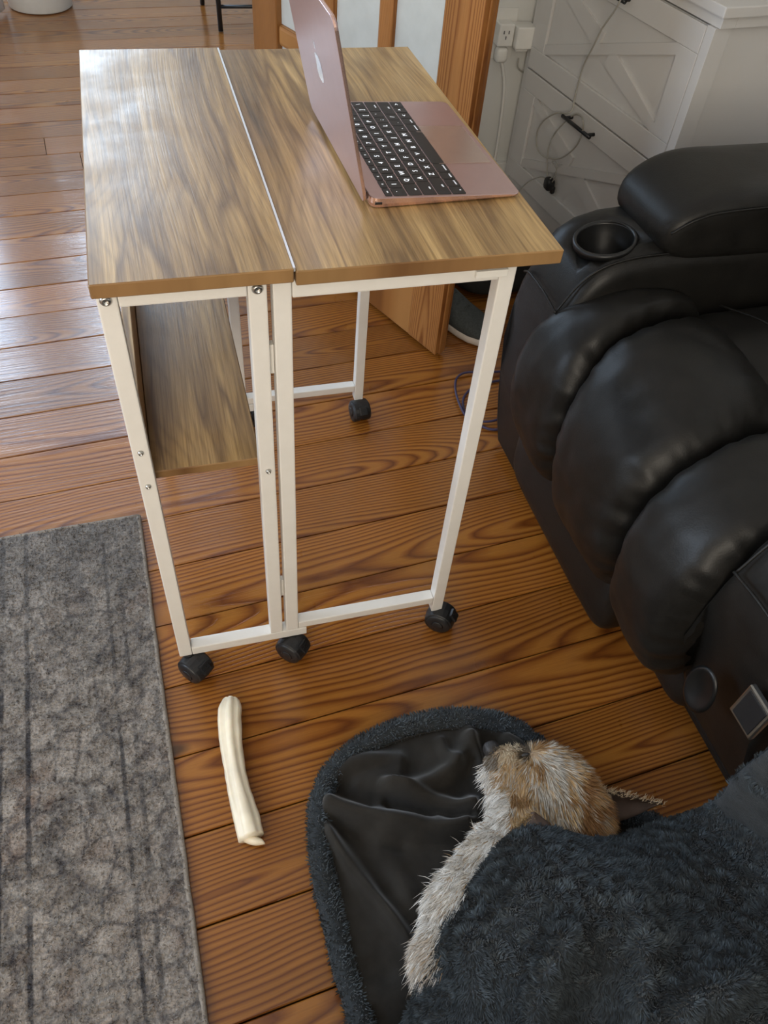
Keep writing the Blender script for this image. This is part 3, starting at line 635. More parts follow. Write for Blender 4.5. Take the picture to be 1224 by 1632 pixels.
pg = superell('plug', pc, (.012, .016, .016), MT['black_plastic'], cable, .5, .5, 20, 12); superell('plug_tip', pc + np.array([.008, -.012, -.012]), (.006, .006, .010), MT['black_plastic'], cable, .5, .5, 14, 8)

# ------------------------------------------------------------------ wall outlet, adapters, cords
YW = 1.4995
plate = empty('outlet_plate', (1.050, YW, .478)); tag(plate, 'white double wall outlet plate beside the door edge', 'outlet')
box('cover', (-.040, -.006, -.0605), (.032, 0, .0605), MT['white_plastic'], plate, .002)
ad = empty('plug_cube', (1.040, YW - .0065, .485)); tag(ad, 'white multi-socket plug cube plugged into the wall outlet', 'adapter')
box('body', (-.022, -.040, -.026), (.022, 0, .028), MT['white_plastic'], ad, .005, 3)
for dx, dz in ((-.008, .009), (.006, .009), (-.001, -.004)): box('socket_slot', (dx - .0012, -.0408, dz - .004), (dx + .0012, -.0398, dz + .004), MT['black_plastic'], ad, 0)
ch = empty('charger_brick', (1.092, YW - .0065, .482)); tag(ch, 'white charger brick plugged in beside the cabinet', 'adapter')
box('body', (-.0275, -.056, -.026), (.0275, -.004, .028), MT['white_plastic'], ch, .006, 3); box('neck', (-.018, -.040, -.036), (.018, -.014, -.0245), MT['white_plastic'], ch, .004)
pcd = empty('power_cord', (1.040, YW - .03, .444)); tag(pcd, 'white power cord hanging from the outlet down behind the cabinet', 'cord')
superell('plug_head', (0, 0, -.008), (.017, .016, .020), MT['white_plastic'], pcd, .6, .6, 18, 12)
tube('cord', [(.004, 0, -.024), (.014, .002, -.045), (.028, .004, -.09), (.036, .006, -.16), (.040, .006, -.26), (.038, .004, -.345), (.015, -.012, -.4395)], .0042, MT['white_plastic'], pcd, 10, 50)
ac = empty('adapter_cord', (1.100, YW - .03, .425)); tag(ac, 'thin white cord under the charger brick running behind the cabinet', 'cord')
tube('cord', [(-.005, 0, 0), (-.004, 0, -.02), (.012, .004, -.035), (.045, .012, -.05), (.09, .018, -.075)], .0018, MT['cable'], ac, 8, 30)

# ================================================================== RECLINER
rec = empty('recliner', (.70, .015, 0), 0); tag(rec, 'black leather recliner armchair with a cup holder in its arm', 'recliner')
ro = np.array(rec.location); LE = MT['leather']
def rl(p): return np.asarray(p, float) - ro
box('base', tuple(rl((.80, -.40, .012))), tuple(rl((1.58, .44, .29))), LE, rec, .02, 3)
def wr(w_, amp=.004, sc=14, seed=0): return fn3(w_ + ro, sc, seed) * amp + fn3(w_ + ro, sc * 2.6, seed + 5) * amp * .35
# seat cushion
def f_seat(v, w_):
    x, y, z = w_; z += .018 * (1 - v[0] ** 2) * (1 - v[1] ** 2) * (v[2] > 0) + wr(w_, .004); return np.array([x, y, z])
superell('seat_cushion', rl((1.155, .01, .375)), (.285, .246, .093), LE, rec, .35, .25, 64, 36, f_seat)
tube('seat_seam', [rl(p) for p in [(.97, -.235, .462), (.995, -.12, .4835), (1.005, .02, .487), (.995, .15, .483), (.97, .245, .460)]], .0016, LE, rec, 6, 40)
# front pad: centre pad + two side bolsters, profile runs from the seat gap over the front and down
prof = smooth_path([(.925, .40), (.905, .445), (.86, .468), (.79, .474), (.735, .460), (.692, .425), (.670, .37), (.667, .30), (.678, .235), (.698, .19), (.73, .172), (.76, .20), (.82, .27), (.88, .33)], 150)
def pad(n_, inner, outer, bul, t_end, seed, mat=LE):
    """inner / outer: lateral (y) edge of the pad as function of arclength fraction s"""
    m_ = len(prof); nw = 40; Tn = np.gradient(prof, axis=0); Tn /= np.linalg.norm(Tn, axis=1)[:, None]; Nn = np.stack([Tn[:, 1] * -1, Tn[:, 0]], 1) * -1
    P = []
    for i in range(m_):
        s = i / (m_ - 1); row = []
        ya, yb = inner(s), outer(s)
        for j in range(nw + 1):
            wv = -1 + 2 * j / nw; y = (ya + yb) / 2 + (yb - ya) / 2 * wv
            fall = (1 - abs(wv) ** 3.2); q = np.array([prof[i][0], y, prof[i][1]])
            amp = bul * fall ** .55 - .030 * (1 - fall) ** 2
            pn = mnoise.noise(Vector((s * 38 + seed, wv * 1.5, seed))); pk = math.exp(-((1 - abs(wv)) / .24) ** 2) * (.011 * pn - .016 * max(0., abs(mnoise.noise(Vector((s * 22 - seed, wv, seed)))) - .25))      # puckers along the seams
            amp += pk + .004 * fn3(q, 11, seed) + .0022 * fn3(q, 30, seed)
            nv = Nn[i]
            row.append(rl((q[0] + nv[0] * amp, y, q[2] + nv[1] * amp)))
        P.append(row)
    return grid(n_, P, mat, rec, True, close_u=True)
ip = lambda s, a: float(np.interp(s, [p[0] for p in a], [p[1] for p in a]))
crF = [(0, .235), (.12, .225), (.28, .185), (.42, .150), (.55, .137), (.72, .135), (1, .14)]
crN = [(0, -.035), (.12, -.050), (.28, -.080), (.42, -.090), (.55, -.098), (.72, -.10), (1, -.10)]
outF = [(0, .262), (.15, .268), (.28, .285), (.42, .322), (.55, .338), (.72, .33), (1, .29)]
outN = [(0, -.235), (.15, -.24), (.3, -.25), (.5, -.262), (.72, -.262), (1, -.25)]
pad('centre_pad', lambda s: ip(s, crN) - .004, lambda s: ip(s, crF) + .004, .030, 1, 1.3)
pad('side_bolster', lambda s: ip(s, crF) - .002, lambda s: ip(s, outF), .026, 1, 4.1)
pad('side_bolster', lambda s: ip(s, outN), lambda s: ip(s, crN) + .002, .030, 1, 7.7)
def f_low(v, w_):
    x, y, z = w_; return np.array([x - .012 * (1 - v[2] ** 2) + wr(w_, .003), y, z])
superell('lower_panel', rl((.775, .115, .120)), (.072, .215, .098), LE, rec, .4, .25, 56, 26, f_low)
superell('lower_panel', rl((.845, -.185, .125)), (.075, .078, .110), LE, rec, .45, .45, 40, 26, f_low)
# arms
def arm(yi, yo, seed, rcs):
    r_ = empty('arm', tuple(rl((.70, yi, 0)))); r_.parent = rec; s = 1 if yo > yi else -1; wdt = abs(yo - yi)
    # section: loops along x with a rounded top; front drops in a soft slope
    xsn = [.690, .694, .703, .716, .735, .76, .80, .86, .95, 1.05, 1.2, 1.4, 1.52, 1.55]
    top = [.40, .445, .478, .505, .528, .545, .556, .560, .561, .562, .562, .562, .558, .53]
    P = []
    for xx, tz in zip(xsn, top):
        row = []; rr = .038 if xx > .70 else .030
        pr = [(0, .02), (0, .08), (0, .15), (0, .22), (0, .30), (0, tz - rr)] + [(rr - rr * math.cos(a), tz - rr + rr * math.sin(a)) for a in np.linspace(.2, math.pi / 2, 7)] + [(wdt * .5, tz + .003)] + [(wdt - rr + rr * math.sin(a), tz - rr + rr * math.cos(a)) for a in np.linspace(0, math.pi / 2, 8)] + [(wdt + .004, .30), (wdt, .22), (wdt, .15), (wdt, .08), (wdt - .005, .02)]
        e = 0.0 if xx > .73 else (.73 - xx) / .04 * .012
        for a, z in pr:
            a2 = e + a * (wdt - 2 * e) / wdt; q = np.array([max(xx, .69 + rcs * max(0., 1 - z / .30)), yi + s * a2, z]); q[1] += s * .003 * fn3(q, 12, seed); q[0] -= (.012 * math.sin(math.pi * min(1, z / .45)) if xx < .72 else 0); row.append(q - ro - np.array(r_.location))
        P.append(row)
    P = np.array(P); a, b = P.shape[:2]; V = P.reshape(-1, 3); F = [(i * b + j, (i + 1) * b + j, (i + 1) * b + (j + 1) % b, i * b + (j + 1) % b) for i in range(a - 1) for j in range(b)]
    F += [tuple(range(b)), tuple(range((a - 1) * b, a * b))]
    bm = bmesh.new(); vs = [bm.verts.new(v) for v in V]; [bm.faces.new([vs[i] for i in f]) for f in F]
    sh = bm_obj('shell', bm, LE, r_, True); L0 = ro + np.array(r_.location)
    def lp(p): return np.array(p) - L0
    tube('front_seam', [lp((xx, yi + s * a2, z)) for xx, a2, z in [(.683, .018, .452), (.6825, wdt * .4, .458), (.6835, wdt * .75, .455), (.689, wdt - .014, .44)]], .0022, LE, r_, 6, 24)
    tube('top_seam', [lp((xx, yi + s * a2, z)) for xx, a2, z in [(.684, .020, .452), (.712, .018, .502), (.745, .014, .532), (.80, .010, .548), (.90, .009, .551), (1.1, .009, .553), (1.5, .009, .553)]], .0020, LE, r_, 6, 60)
    # raised pad
    def f_pad(v, w_):
        x, y, z = w_; k = (v[0] + 1) / 2
        if v[2] > 0: z = z - .030 * (1 - min(1, k * 5)) ** 2
        return np.array([x, y, z + .003 * fn3(w_, 14, seed)])
    superell('arm_pad', lp((1.175, yi + s * wdt * .52, .590)), (.345, wdt * .56, .060), LE, r_, .42, .22, 56, 30, f_pad)
    tube('pad_seam', [lp(p) for p in [(.838, yi + s * .004, .588), (.87, yi - s * .006, .615), (.93, yi - s * .008, .626), (1.1, yi - s * .008, .629), (1.5, yi - s * .008, .629)]], .0018, LE, r_, 6, 50)
    return r_, lp
aF, lpF = arm(.262, .440, 2.0, .035); aN, lpN = arm(-.248, -.426, 9.0, .13)
for r_, lp, yi, s in ((aF, lpF, .262, 1), (aN, lpN, -.248, -1)):
    cy_ = yi + s * .070; pos = tuple(lp((.770, cy_, .545))); tl = (0, R(-12), 0)
    shell = [o for o in r_.children if o.name.startswith('shell')][0]
    cut = lathe('tmp_cut', [(.0455, -.085), (.0455, .06)], None, None, 40); cut.location = np.array(pos) + np.array(r_.location) + ro; cut.rotation_euler = tl
    bpy.context.view_layer.update(); bo = shell.modifiers.new('b', 'BOOLEAN'); bo.object = cut; bo.operation = 'DIFFERENCE'; bo.solver = 'EXACT'
    me = bpy.data.meshes.new_from_object(shell.evaluated_get(bpy.context.evaluated_depsgraph_get())); shell.modifiers.clear(); shell.data = me; bpy.data.objects.remove(cut)
    rim = lathe('cup_holder', [(.001, -.080), (.0445, -.080), (.0448, .002), (.0462, .0060), (.0500, .0062), (.0520, .0040), (.0515, -.004), (.0455, -.003)], MT['cup'], r_, 40, 'Z', pos, True, False)
    rim.rotation_euler = tl
# speaker-like oval recess and latch on the near arm front
ov = lathe('front_recess', [(.030, .0), (.034, .004), (.028, .006), (.024, .003), (.001, .002)], MT['cup'], aN, 30, 'Z', tuple(lpN((.682, -.325, .27))), True); ov.rotation_euler = (0, R(-86), 0); ov.scale = (1.25, .8, 1)
lv = empty('release_lever', tuple(lpN((.680, -.398, .345)))); lv.parent = aN; lv.rotation_euler = (0, R(-88), 0)
lb = box('lever_frame', (-.030, -.022, 0), (.030, .022, .008), MT['steel'], aN, .002); lb.location = lv.location; lb.rotation_euler = lv.rotation_euler; bpy.data.objects.remove(lv)
box('lever_inset', (-.025, -.017, .0075), (.025, .017, .0092), MT['black_plastic'], lb, .001)
# backrest (outside the frame, completes the chair)
def f_back(v, w_):
    x, y, z = w_; k = (v[2] + 1) / 2; return np.array([x + .10 * k + wr(w_, .005), y, z])
superell('backrest', rl((1.45, .01, .68)), (.10, .30, .38), LE, rec, .4, .35, 48, 36, f_back)
superell('headrest', rl((1.475, .01, .90)), (.085, .25, .11), LE, rec, .5, .4, 40, 24, f_back)
superell('back_shell', rl((1.55, .01, .45)), (.06, .29, .42), LE, rec, .3, .3, 40, 24, f_back)

# ================================================================== SHOE, BAG, CORD by the door
sh = empty('sneaker', (.775, .90, 0), R(0)); tag(sh, 'dark grey knit sneaker with pale sole between door and recliner', 'shoe')
sa = R(-62)                                                     # toe direction
def sp_(a, b, z): return (a * math.cos(sa) - b * math.sin(sa), a * math.sin(sa) + b * math.cos(sa), z)
L_ = [(-.145, .026, .060), (-.13, .034, .085), (-.10, .037, .092), (-.06, .038, .088), (-.02, .041, .078), (.02, .045, .064), (.06, .047, .054), (.09, .044, .047), (.115, .034, .040), (.13, .016, .032)]
V = []; F = []; nn = 20
for a, hw, hh in L_:
    for k in range(nn):
        th = 2 * math.pi * k / nn; zz = math.sin(th); V.append(sp_(a, hw * sgp(np.cos(th), .8), .020 + (hh - .020) * (sgp(zz, .75) if zz > 0 else 0)))
for i in range(len(L_) - 1):
    for k in range(nn): F.append((i * nn + k, i * nn + (k + 1) % nn, (i + 1) * nn + (k + 1) % nn, (i + 1) * nn + k))
F += [tuple(range(nn)), tuple(range((len(L_) - 1) * nn, len(L_) * nn))]
mesh('upper', V, F, MT['shoe'], sh, True)
V = []; F = []; levels = [(0.002, .97), (.006, 1.03), (.016, 1.05), (.0215, 1.01)]
out = [sp_(a * 1.02, hw * 1.0, 0)[:2] for a, hw, _ in L_] + [sp_(.136, 0, 0)[:2]] + [sp_(a * 1.02, -hw, 0)[:2] for a, hw, _ in L_[::-1]] + [sp_(-.152, 0, 0)[:2]]
for z, k in levels: V += [(p[0] * k, p[1] * k, z) for p in out]
m_ = len(out)
for l in range(3):
    for k in range(m_): F.append((l * m_ + k, l * m_ + (k + 1) % m_, (l + 1) * m_ + (k + 1) % m_, (l + 1) * m_ + k))
F += [tuple(range(m_ - 1, -1, -1)), tuple(range(3 * m_, 4 * m_))]; mesh('sole', V, F, MT['sole'], sh, True)
for k in range(4):
    a = -.035 + .024 * k; hh = float(np.interp(a, [q[0] for q in L_], [q[2] for q in L_]))
    tube('lace', [sp_(a, -.020, hh - .010), sp_(a + .004, -.008, hh + .001), sp_(a - .002, .008, hh + .001), sp_(a, .020, hh - .010)], .0026, MT['shoe'], sh, 6, 12)
bag = empty('tote_bag', (.945, 1.10, 0)); tag(bag, 'slumped black fabric bag on the floor in front of cabinet', 'bag')
superell('body', (0, 0, .066), (.125, .13, .064), MT['bag'], bag, .45, .45, 40, 26, lambda v, w_: w_ + np.array([1, 1, 0]) * .012 * fn3(w_, 10, 2))
for s in (-1, 1): tube('strap', [(-.06, s * .05, .128), (-.045, s * .075, .137), (.045, s * .075, .137), (.06, s * .05, .128)], .006, MT['bag'], bag, 8, 24)
cordp = [(727, 640), (722, 605), (740, 592), (775, 594), (800, 590), (822, 590)]
vc = empty('violet_cord', tuple(at(727, 640, 0))); tag(vc, 'thin violet-blue cord coiled on the floor beside the recliner', 'cord'); v0 = np.array(vc.location)
def fl(pts, z=.003): return [at(u, v, z) - v0 for u, v in pts]
tube('cord', fl([(832, 604), (800, 606), (768, 612), (748, 622), (738, 638), (742, 660), (756, 672), (780, 684), (805, 682), (835, 668)]), .0028, MT['blue_cable'], vc, 8, 90)
tube('cord', fl([(832, 590), (800, 592), (770, 593), (742, 594), (728, 603), (726, 622), (733, 645), (745, 664), (775, 672), (805, 664), (832, 648)], .0072), .0028, MT['blue_cable'], vc, 8, 90)

# ================================================================== FAR ROOM THINGS
b = empty('waste_bin', (-.272, 3.41, 0)); tag(b, 'round white plastic bin with grey label in the far room', 'bin')
lathe('bucket', [(.122, 0), (.130, .006), (.142, .20), (.150, .34), (.155, .345), (.150, .35), (.146, .34), (.127, .012), (.001, .012)], MT['bin'], b, 40, 'Z', (0, 0, 0), True)
V = [];
for k in range(7):
    th = R(-104 + 24 * k / 6)
    for z, rr in ((.062, .1365), (.120, .1405)): V.append((rr * math.cos(th), rr * math.sin(th), z))
mesh('printed_label', V, [(2 * k, 2 * k + 2, 2 * k + 3, 2 * k + 1) for k in range(6)], MT['grey_print'], b)
cu = empty('hanging_cloth', (-.52, 3.30, 0)); tag(cu, 'white cloth hanging to the floor at far left edge', 'cloth')
P = [[(-.25 + .36 * i / 60, .03 * math.sin(i * .75) + .006 * math.sin(i * 2.1), z) for z in np.linspace(.012, 1.5, 12)] for i in range(61)]
cl_ = grid('drape', P, MT['cloth'], cu); md = cl_.modifiers.new('thick', 'SOLIDIFY'); md.thickness = .004
box('hem', (-.25, -.045, 1.49), (.11, .045, 1.51), MT['cloth'], cu, .004)
fc = empty('folding_chair', (.62, 3.25, 0)); tag(fc, 'black metal folding chair standing in the far room', 'chair')
bmh = MT['black_metal']; f0 = np.array([.62, 3.25, 0])
def ft(n_, pts, r_=.0105): return tube(n_, [np.array(p) - f0 for p in pts], r_, bmh, fc, 10, 0)
ft('leg', [(.452, 3.064, 0.001), (.452, 3.10, .25), (.452, 3.16, .46)]); ft('leg', [(.80, 3.064, .001), (.80, 3.10, .25), (.80, 3.16, .46)])
ft('leg', [(.414, 3.415, .001), (.43, 3.30, .46), (.445, 3.26, .82)]); ft('leg', [(.84, 3.415, .001), (.825, 3.30, .46), (.81, 3.26, .82)])
ft('crossbar', [(.455, 3.076, .088), (.797, 3.076, .088)], .007); ft('crossbar', [(.420, 3.39, .10), (.834, 3.39, .10)], .007)
superell('seat', np.array((.626, 3.24, .465)) - f0, (.20, .19, .018), bmh, fc, .5, .3, 30, 12); superell('backrest', np.array((.626, 3.262, .74)) - f0, (.19, .014, .09), bmh, fc, .5, .3, 30, 12)

# ================================================================== SOFA added out of view, blocks part of the rear window light
so = empty('added_sofa', (.775, -1.40, 0)); tag(so, 'dark grey fabric seating added out of view to block rear window light', 'added_sofa')
MT['added_sofa'] = plain('sofa_fabric', (.055, .055, .058), .9, .2, 160, .4, 500)
box('base', (-.80, -.42, .06), (.80, .44, .30), MT['added_sofa'], so, .02, 3)
for sx in (-.39, .39): superell('seat_cushion', (sx, .09, .375), (.385, .38, .085), MT['added_sofa'], so, .35, .2, 40, 20); superell('back_cushion', (sx, -.27, .66), (.385, .10, .24), MT['added_sofa'], so, .4, .3, 40, 24)
box('backrest', (-.92, -.53, .06), (.92, -.375, .90), MT['added_sofa'], so, .04, 4)
for sx in (-1, 1): box('armrest', (min(sx * .81, sx * .93), -.37, .06), (max(sx * .81, sx * .93), .44, .62), MT['added_sofa'], so, .035, 4)
for sx in (-.85, .85):
    for sy in (-.47, .38): lathe('foot', [(.018, 0), (.025, .0595)], MT['black_plastic'], so, 16, 'Z', (sx, sy, 0))

# ================================================================== PET BED
bed = empty('pet_bed', (.42, -.42, 0)); tag(bed, 'charcoal fleece dog bed sack with velvety lining, covering the dog', 'dog bed')
b0 = np.array([.42, -.42, 0])
opx = [(640, 1990), (600, 1850), (578, 1730), (556, 1640), (534, 1560), (514, 1480), (497, 1400), (490, 1330), (494, 1280), (512, 1232), (552, 1190), (600, 1162), (655, 1143), (715, 1133), (775, 1136), (825, 1152), (862, 1180), (895, 1212), (940, 1250), (1000, 1285), (1080, 1320), (1140, 1400), (1150, 1560), (1110, 1760), (1000, 1930), (840, 2010)]
O = smooth_path([at(u, v, .012)[:2] for u, v in opx + opx[:1]], 241)[:-1]
ctrb = np.array([.44, -.43])
def ring(k): return ctrb + (O - ctrb) * k
# folds of the lining: ridges (pixel polylines at z~.03, height, width)
FOLD = [([(505, 1268), (540, 1285), (600, 1300), (660, 1312), (720, 1316), (775, 1302)], .034, .015), ([(598, 1248), (640, 1258), (690, 1272), (735, 1282), (768, 1272)], .030, .011), ([(748, 1160), (738, 1200), (705, 1232), (650, 1252), (600, 1250)], .022, .012), ([(748, 1160), (762, 1200), (772, 1250)], .026, .010), ([(700, 1165), (712, 1195), (735, 1215)], .012, .009),
        ([(514, 1300), (540, 1350), (590, 1415), (640, 1480), (690, 1560)], .022, .011), ([(590, 1320), (625, 1370), (650, 1420), (690, 1470)], .010, .018), ([(520, 1235), (570, 1212), (610, 1206), (655, 1210)], .016, .016), ([(545, 1570), (600, 1585), (660, 1580), (700, 1600)], .016, .018), ([(800, 1165), (830, 1190), (850, 1230)], .016, .014), ([(690, 1298), (725, 1292), (765, 1285)], .014, .008), ([(560, 1250), (600, 1232), (650, 1228)], .009, .010), ([(530, 1440), (560, 1480), (580, 1540)], .007, .02)]
DIP = [([(620, 1276), (700, 1294), (750, 1298)], .014, .007), ([(530, 1252), (590, 1278)], .010, .008), ([(535, 1310), (580, 1340), (640, 1345)], .006, .012)]
def plw(pts): return smooth_path([at(u, v, .03)[:2] for u, v in pts], 140)
FOLD = [(plw(p), h, wd) for p, h, wd in FOLD]; DIP = [(plw(p), h, wd) for p, h, wd in DIP]
def hl(p):
    z = .014
    for q, h, wd in FOLD:
        d = np.sqrt(((q - p) ** 2).sum(1)); i = d.argmin(); endf = min(1, min(i, 139 - i) / 24 + .3); wd = wd * (1 + .35 * fn3((p[0], p[1], h), 18, 7.)); h = h * (1 + .4 * fn3((p[0], p[1], wd), 13, 2.)); z += endf * h * math.exp(-(d[i] / wd) ** 2)
    for q, h, wd in DIP:
        d = np.sqrt(((q - p) ** 2).sum(1)).min(); z -= h * math.exp(-(d / wd) ** 2)
    z += .0045 * fn3((p[0], p[1], 0), 14, 1.) + .002 * fn3((p[0], p[1], 0), 40, 2.)
    return max(.004, z)
ks = np.linspace(.0, .955, 120); P = []
for k in ks:
    r_ = ring(k); P.append([np.array([q[0], q[1], hl(q) if k < .93 else hl(q) * (1 - (k - .93) / .05)]) - b0 for q in r_])
grid('lining', P, MT['lining'], bed, True, close_v=True)
P = []; Tn = np.roll(O, -1, 0) - np.roll(O, 1, 0); Tn /= np.linalg.norm(Tn, axis=1)[:, None]; Nn = np.stack([Tn[:, 1], -Tn[:, 0]], 1)
if ((O - ctrb) * Nn).sum() < 0: Nn = -Nn
rimw = .0155
for th in np.linspace(0, 2 * math.pi, 15)[:-1]:
    rr = []
    for i, q in enumerate(O):
        nz = 1 + .12 * fn3((q[0], q[1], th), 22, 3.); c_ = q - Nn[i] * rimw
        rr.append(np.array([c_[0] + Nn[i][0] * rimw * math.cos(th) * nz, c_[1] + Nn[i][1] * rimw * math.cos(th) * nz, max(.001, .0155 + .0150 * math.sin(th) * nz)]) - b0)
    P.append(rr)
rim = grid('rim', P, MT['fleece'], bed, True, True, True)
tube('rim_seam', [np.array([*(q - Nn[i] * .0335), .017]) - b0 for i, q in enumerate(O)][10:165], .0013, MT['lining'], bed, 6)
SLATE = np.array([.052, .064, .073])
def slate(n, P, var=.35, sc=35):
    k = np.array([fn3(p, sc, 4.) for p in P]); return SLATE[None, :] * (1 + var * rng.normal(size=(n, 1)) * .6 + k[:, None] * .55).clip(.35, 2.2)
Pp, Np = tri_sample(rim.data, 16000, lambda c_: (c_[:, 2] > .006) * 1.0)
cen = np.stack([Pp[:, 0] + b0[0] - ctrb[0], Pp[:, 1] + b0[1] - ctrb[1], 0 * Pp[:, 0]], 1)
Np *= np.sign((Np * (Np @ np.diag([1, 1, 1]))).sum(1))[:, None]
fl_ = np.stack([[fn3(p, 40, 1.), fn3(p, 40, 7.), .15] for p in Pp]) 
upv = Pp - np.stack([Pp[:, 0], Pp[:, 1], np.full(len(Pp), -.01)], 1); 
Dn = np.where((Np[:, 2] < -.2)[:, None], -Np, Np) + 1.3 * fl_ + rng.normal(0, .35, (len(Pp), 3)) + np.array([0, 0, .25])
strands('rim_pile', Pp, Dn, rng.uniform(.004, .0085, len(Pp)), rng.uniform(.0010, .0019, len(Pp)), slate(len(Pp), Pp), MT['pile'], bed)

# cover: opening edge E(s) -> far side G(s); heights follow the dog underneath and rise to the lower right
E_ = [(500, 2010, .022), (540, 1880, .026), (604, 1710, .045), (645, 1620, .058), (676, 1545, .085), (705, 1480, .105), (738, 1425, .118), (768, 1382, .124), (795, 1345, .130), (822, 1324, .132), (852, 1316, .130), (890, 1322, .124), (930, 1334, .118), (965, 1336, .100), (1000, 1328, .080), (1040, 1314, .066), (1085, 1297, .062), (1125, 1282, .10), (1150, 1268, .16), (1166, 1242, .22), (1190, 1220, .27), (1230, 1190, .36), (1300, 1130, .47)]
G_ = [(560, 2230, .022), (640, 2240, .03), (740, 2240, .05), (840, 2230, .09), (930, 2200, .13), (1010, 2160, .16), (1090, 2120, .19), (1160, 2040, .22), (1230, 1930, .24), (1300, 1900, .26), (1360, 1860, .28), (1420, 1820, .30), (1460, 1780, .31), (1490, 1740, .32), (1510, 1700, .33), (1525, 1650, .34), (1535, 1600, .35), (1540, 1550, .36), (1545, 1500, .37), (1550, 1450, .40), (1555, 1400, .43), (1560, 1350, .46), (1565, 1290, .50)]
E3 = smooth_path(np.array(E_, float), 170); G3 = smooth_path(np.array(G_, float), 170)
RID = [([(900, 1500), (870, 1560), (850, 1640)], .036, 28), ([(1010, 1420), (1030, 1500), (1020, 1600)], .020, 22), ([(1180, 1560), (1110, 1600), (1060, 1650)], .044, 42), ([(1100, 1400), (1180, 1380), (1240, 1390)], .014, 40), ([(740, 1490), (760, 1560), (755, 1620)], .010, 26)]
RID = [(smooth_path(p, 20), h, wd) for p, h, wd in RID]
P = []; nt = 90
for i in range(len(E3)):
    e, g = E3[i], G3[i]; row = []
    for tau in (-.9, -.6, -.3):                                  # lip rolled under
        uu, vv = e[:2] + (g[:2] - e[:2]) * (.020 * (1 - (tau + .45) ** 2 * 2)); row.append(at(uu, vv, e[2] + .020 * tau))
    for j in range(nt):
        t_ = (j / (nt - 1)) ** 1.25; u, v = e[:2] + (g[:2] - e[:2]) * t_
        z = e[2] + (g[2] - e[2]) * t_ ** 1.2 + .018 * (1 - math.exp(-t_ / .025)) + .055 * math.exp(-(((u - 900) / 210) ** 2 + ((v - 1470) / 150) ** 2)) * min(1, t_ / .10)
        for q, h, wd in RID:
            z += h * math.exp(-((((q - (u, v)) ** 2).sum(1).min()) ** .5 / wd) ** 2)
        w3 = at(u, v, z); z += .008 * fn3(w3, 12, 5.) * min(1, t_ / .05) + .0035 * fn3(w3, 34, 8.); row.append(at(u, v, max(.02, z)))
    P.append([q - b0 for q in row])
cov = grid('cover', P, MT['fleece'], bed, True); md = cov.modifiers.new('thick', 'SOLIDIFY'); md.thickness = .006; md.offset = 1
n = 135000
Pp, Np = tri_sample(cov.data, n, lambda c_: np.where((c_[:, 0] + b0[0] < .90) & (c_[:, 1] + b0[1] > -.70), 1.0, .25)); Np *= np.where(Np[:, 2] < 0, -1, 1)[:, None]
clump = np.array([[fn3((p[0] * 1.7, p[1], p[2]), 62, 1.5), fn3((p[0] * .8, p[1] * 1.5, p[2]), 62, 6.5), 0] for p in Pp]); flow = np.array([[fn3(p, 7, 3.), fn3(p, 7, 9.) - .45, 0] for p in Pp])
tg = clump * 1.5 + flow * 1.0 + rng.normal(0, .13, (n, 3)); tg -= Np * (tg * Np).sum(1)[:, None]; tl_ = np.linalg.norm(tg, axis=1)[:, None]; tg *= np.minimum(1, .95 / (tl_ + 1e-6)); Dn = Np * .70 + tg
shade = 1 + .9 * clump[:, 1:2]
colr = SLATE[None, :] * (1 + .22 * rng.normal(size=(n, 1))).clip(.5, 1.6) * shade.clip(.55, 1.6)
strands('cover_pile', Pp, Dn, rng.uniform(.0055, .0085, n), rng.uniform(.0010, .0016, n), colr, MT['pile'], bed)

# ================================================================== DOG
dog = empty('dog', (.47, -.38, 0)); tag(dog, 'sleeping tan and white terrier dog tucked into the grey bed', 'dog'); d0 = np.array([.47, -.38, 0])
def A(u, v, z): return at(u, v, z)
nose = A(788, 1199, .082); muz = A(812, 1222, .080); sk = A(884, 1262, .082); occ = A(920, 1300, .078); thr = A(822, 1275, .062)
neck = A(832, 1330, .070); ch1 = A(790, 1385, .072); ch2 = A(748, 1450, .074); bel = A(740, 1530, .070); hip = A(860, 1590, .075)
EL = [(sk, (.056, .054, .050)), (A(872, 1240, .085), (.047, .045, .042)), (A(905, 1288, .078), (.054, .050, .048)), (A(846, 1240, .076), (.044, .040, .040)), (muz, (.031, .029, .029)), (A(802, 1214, .080), (.024, .023, .023)), (A(812, 1250, .064), (.032, .030, .032)), (A(832, 1290, .066), (.040, .040, .038)),
      (occ, (.045, .044, .042)), (neck, (.046, .046, .046)), (A(842, 1365, .070), (.052, .050, .052)), (A(800, 1368, .064), (.040, .040, .044)), (ch1, (.048, .050, .050)), (A(770, 1420, .066), (.054, .052, .052)), (ch2, (.054, .052, .052)), (A(748, 1490, .064), (.054, .052, .050)), (bel, (.060, .060, .050)), (A(800, 1540, .075), (.066, .066, .058)), (hip, (.066, .066, .060)), (A(870, 1450, .08), (.06, .06, .055)),
      (A(920, 1420, .055), (.022, .030, .020)), (A(960, 1440, .050), (.030, .018, .018)), (A(1000, 1450, .046), (.026, .015, .015)), (A(960, 1560, .05), (.034, .024, .022)), (A(1010, 1570, .045), (.030, .017, .016))]
bm = bmesh.new()
for p, s in EL:
    M_ = Matrix.Translation(Vector(p - d0)) @ Matrix.Diagonal((*s, 1)); bmesh.ops.create_icosphere(bm, subdivisions=3, radius=1.0, matrix=M_)
body_o = bm_obj('tmp_body', bm, MT['skin'], None, True, False)
r_ = body_o.modifiers.new('r', 'REMESH'); r_.mode = 'VOXEL'; r_.voxel_size = .0045; s_ = body_o.modifiers.new('s', 'SMOOTH'); s_.factor = .6; s_.iterations = 7
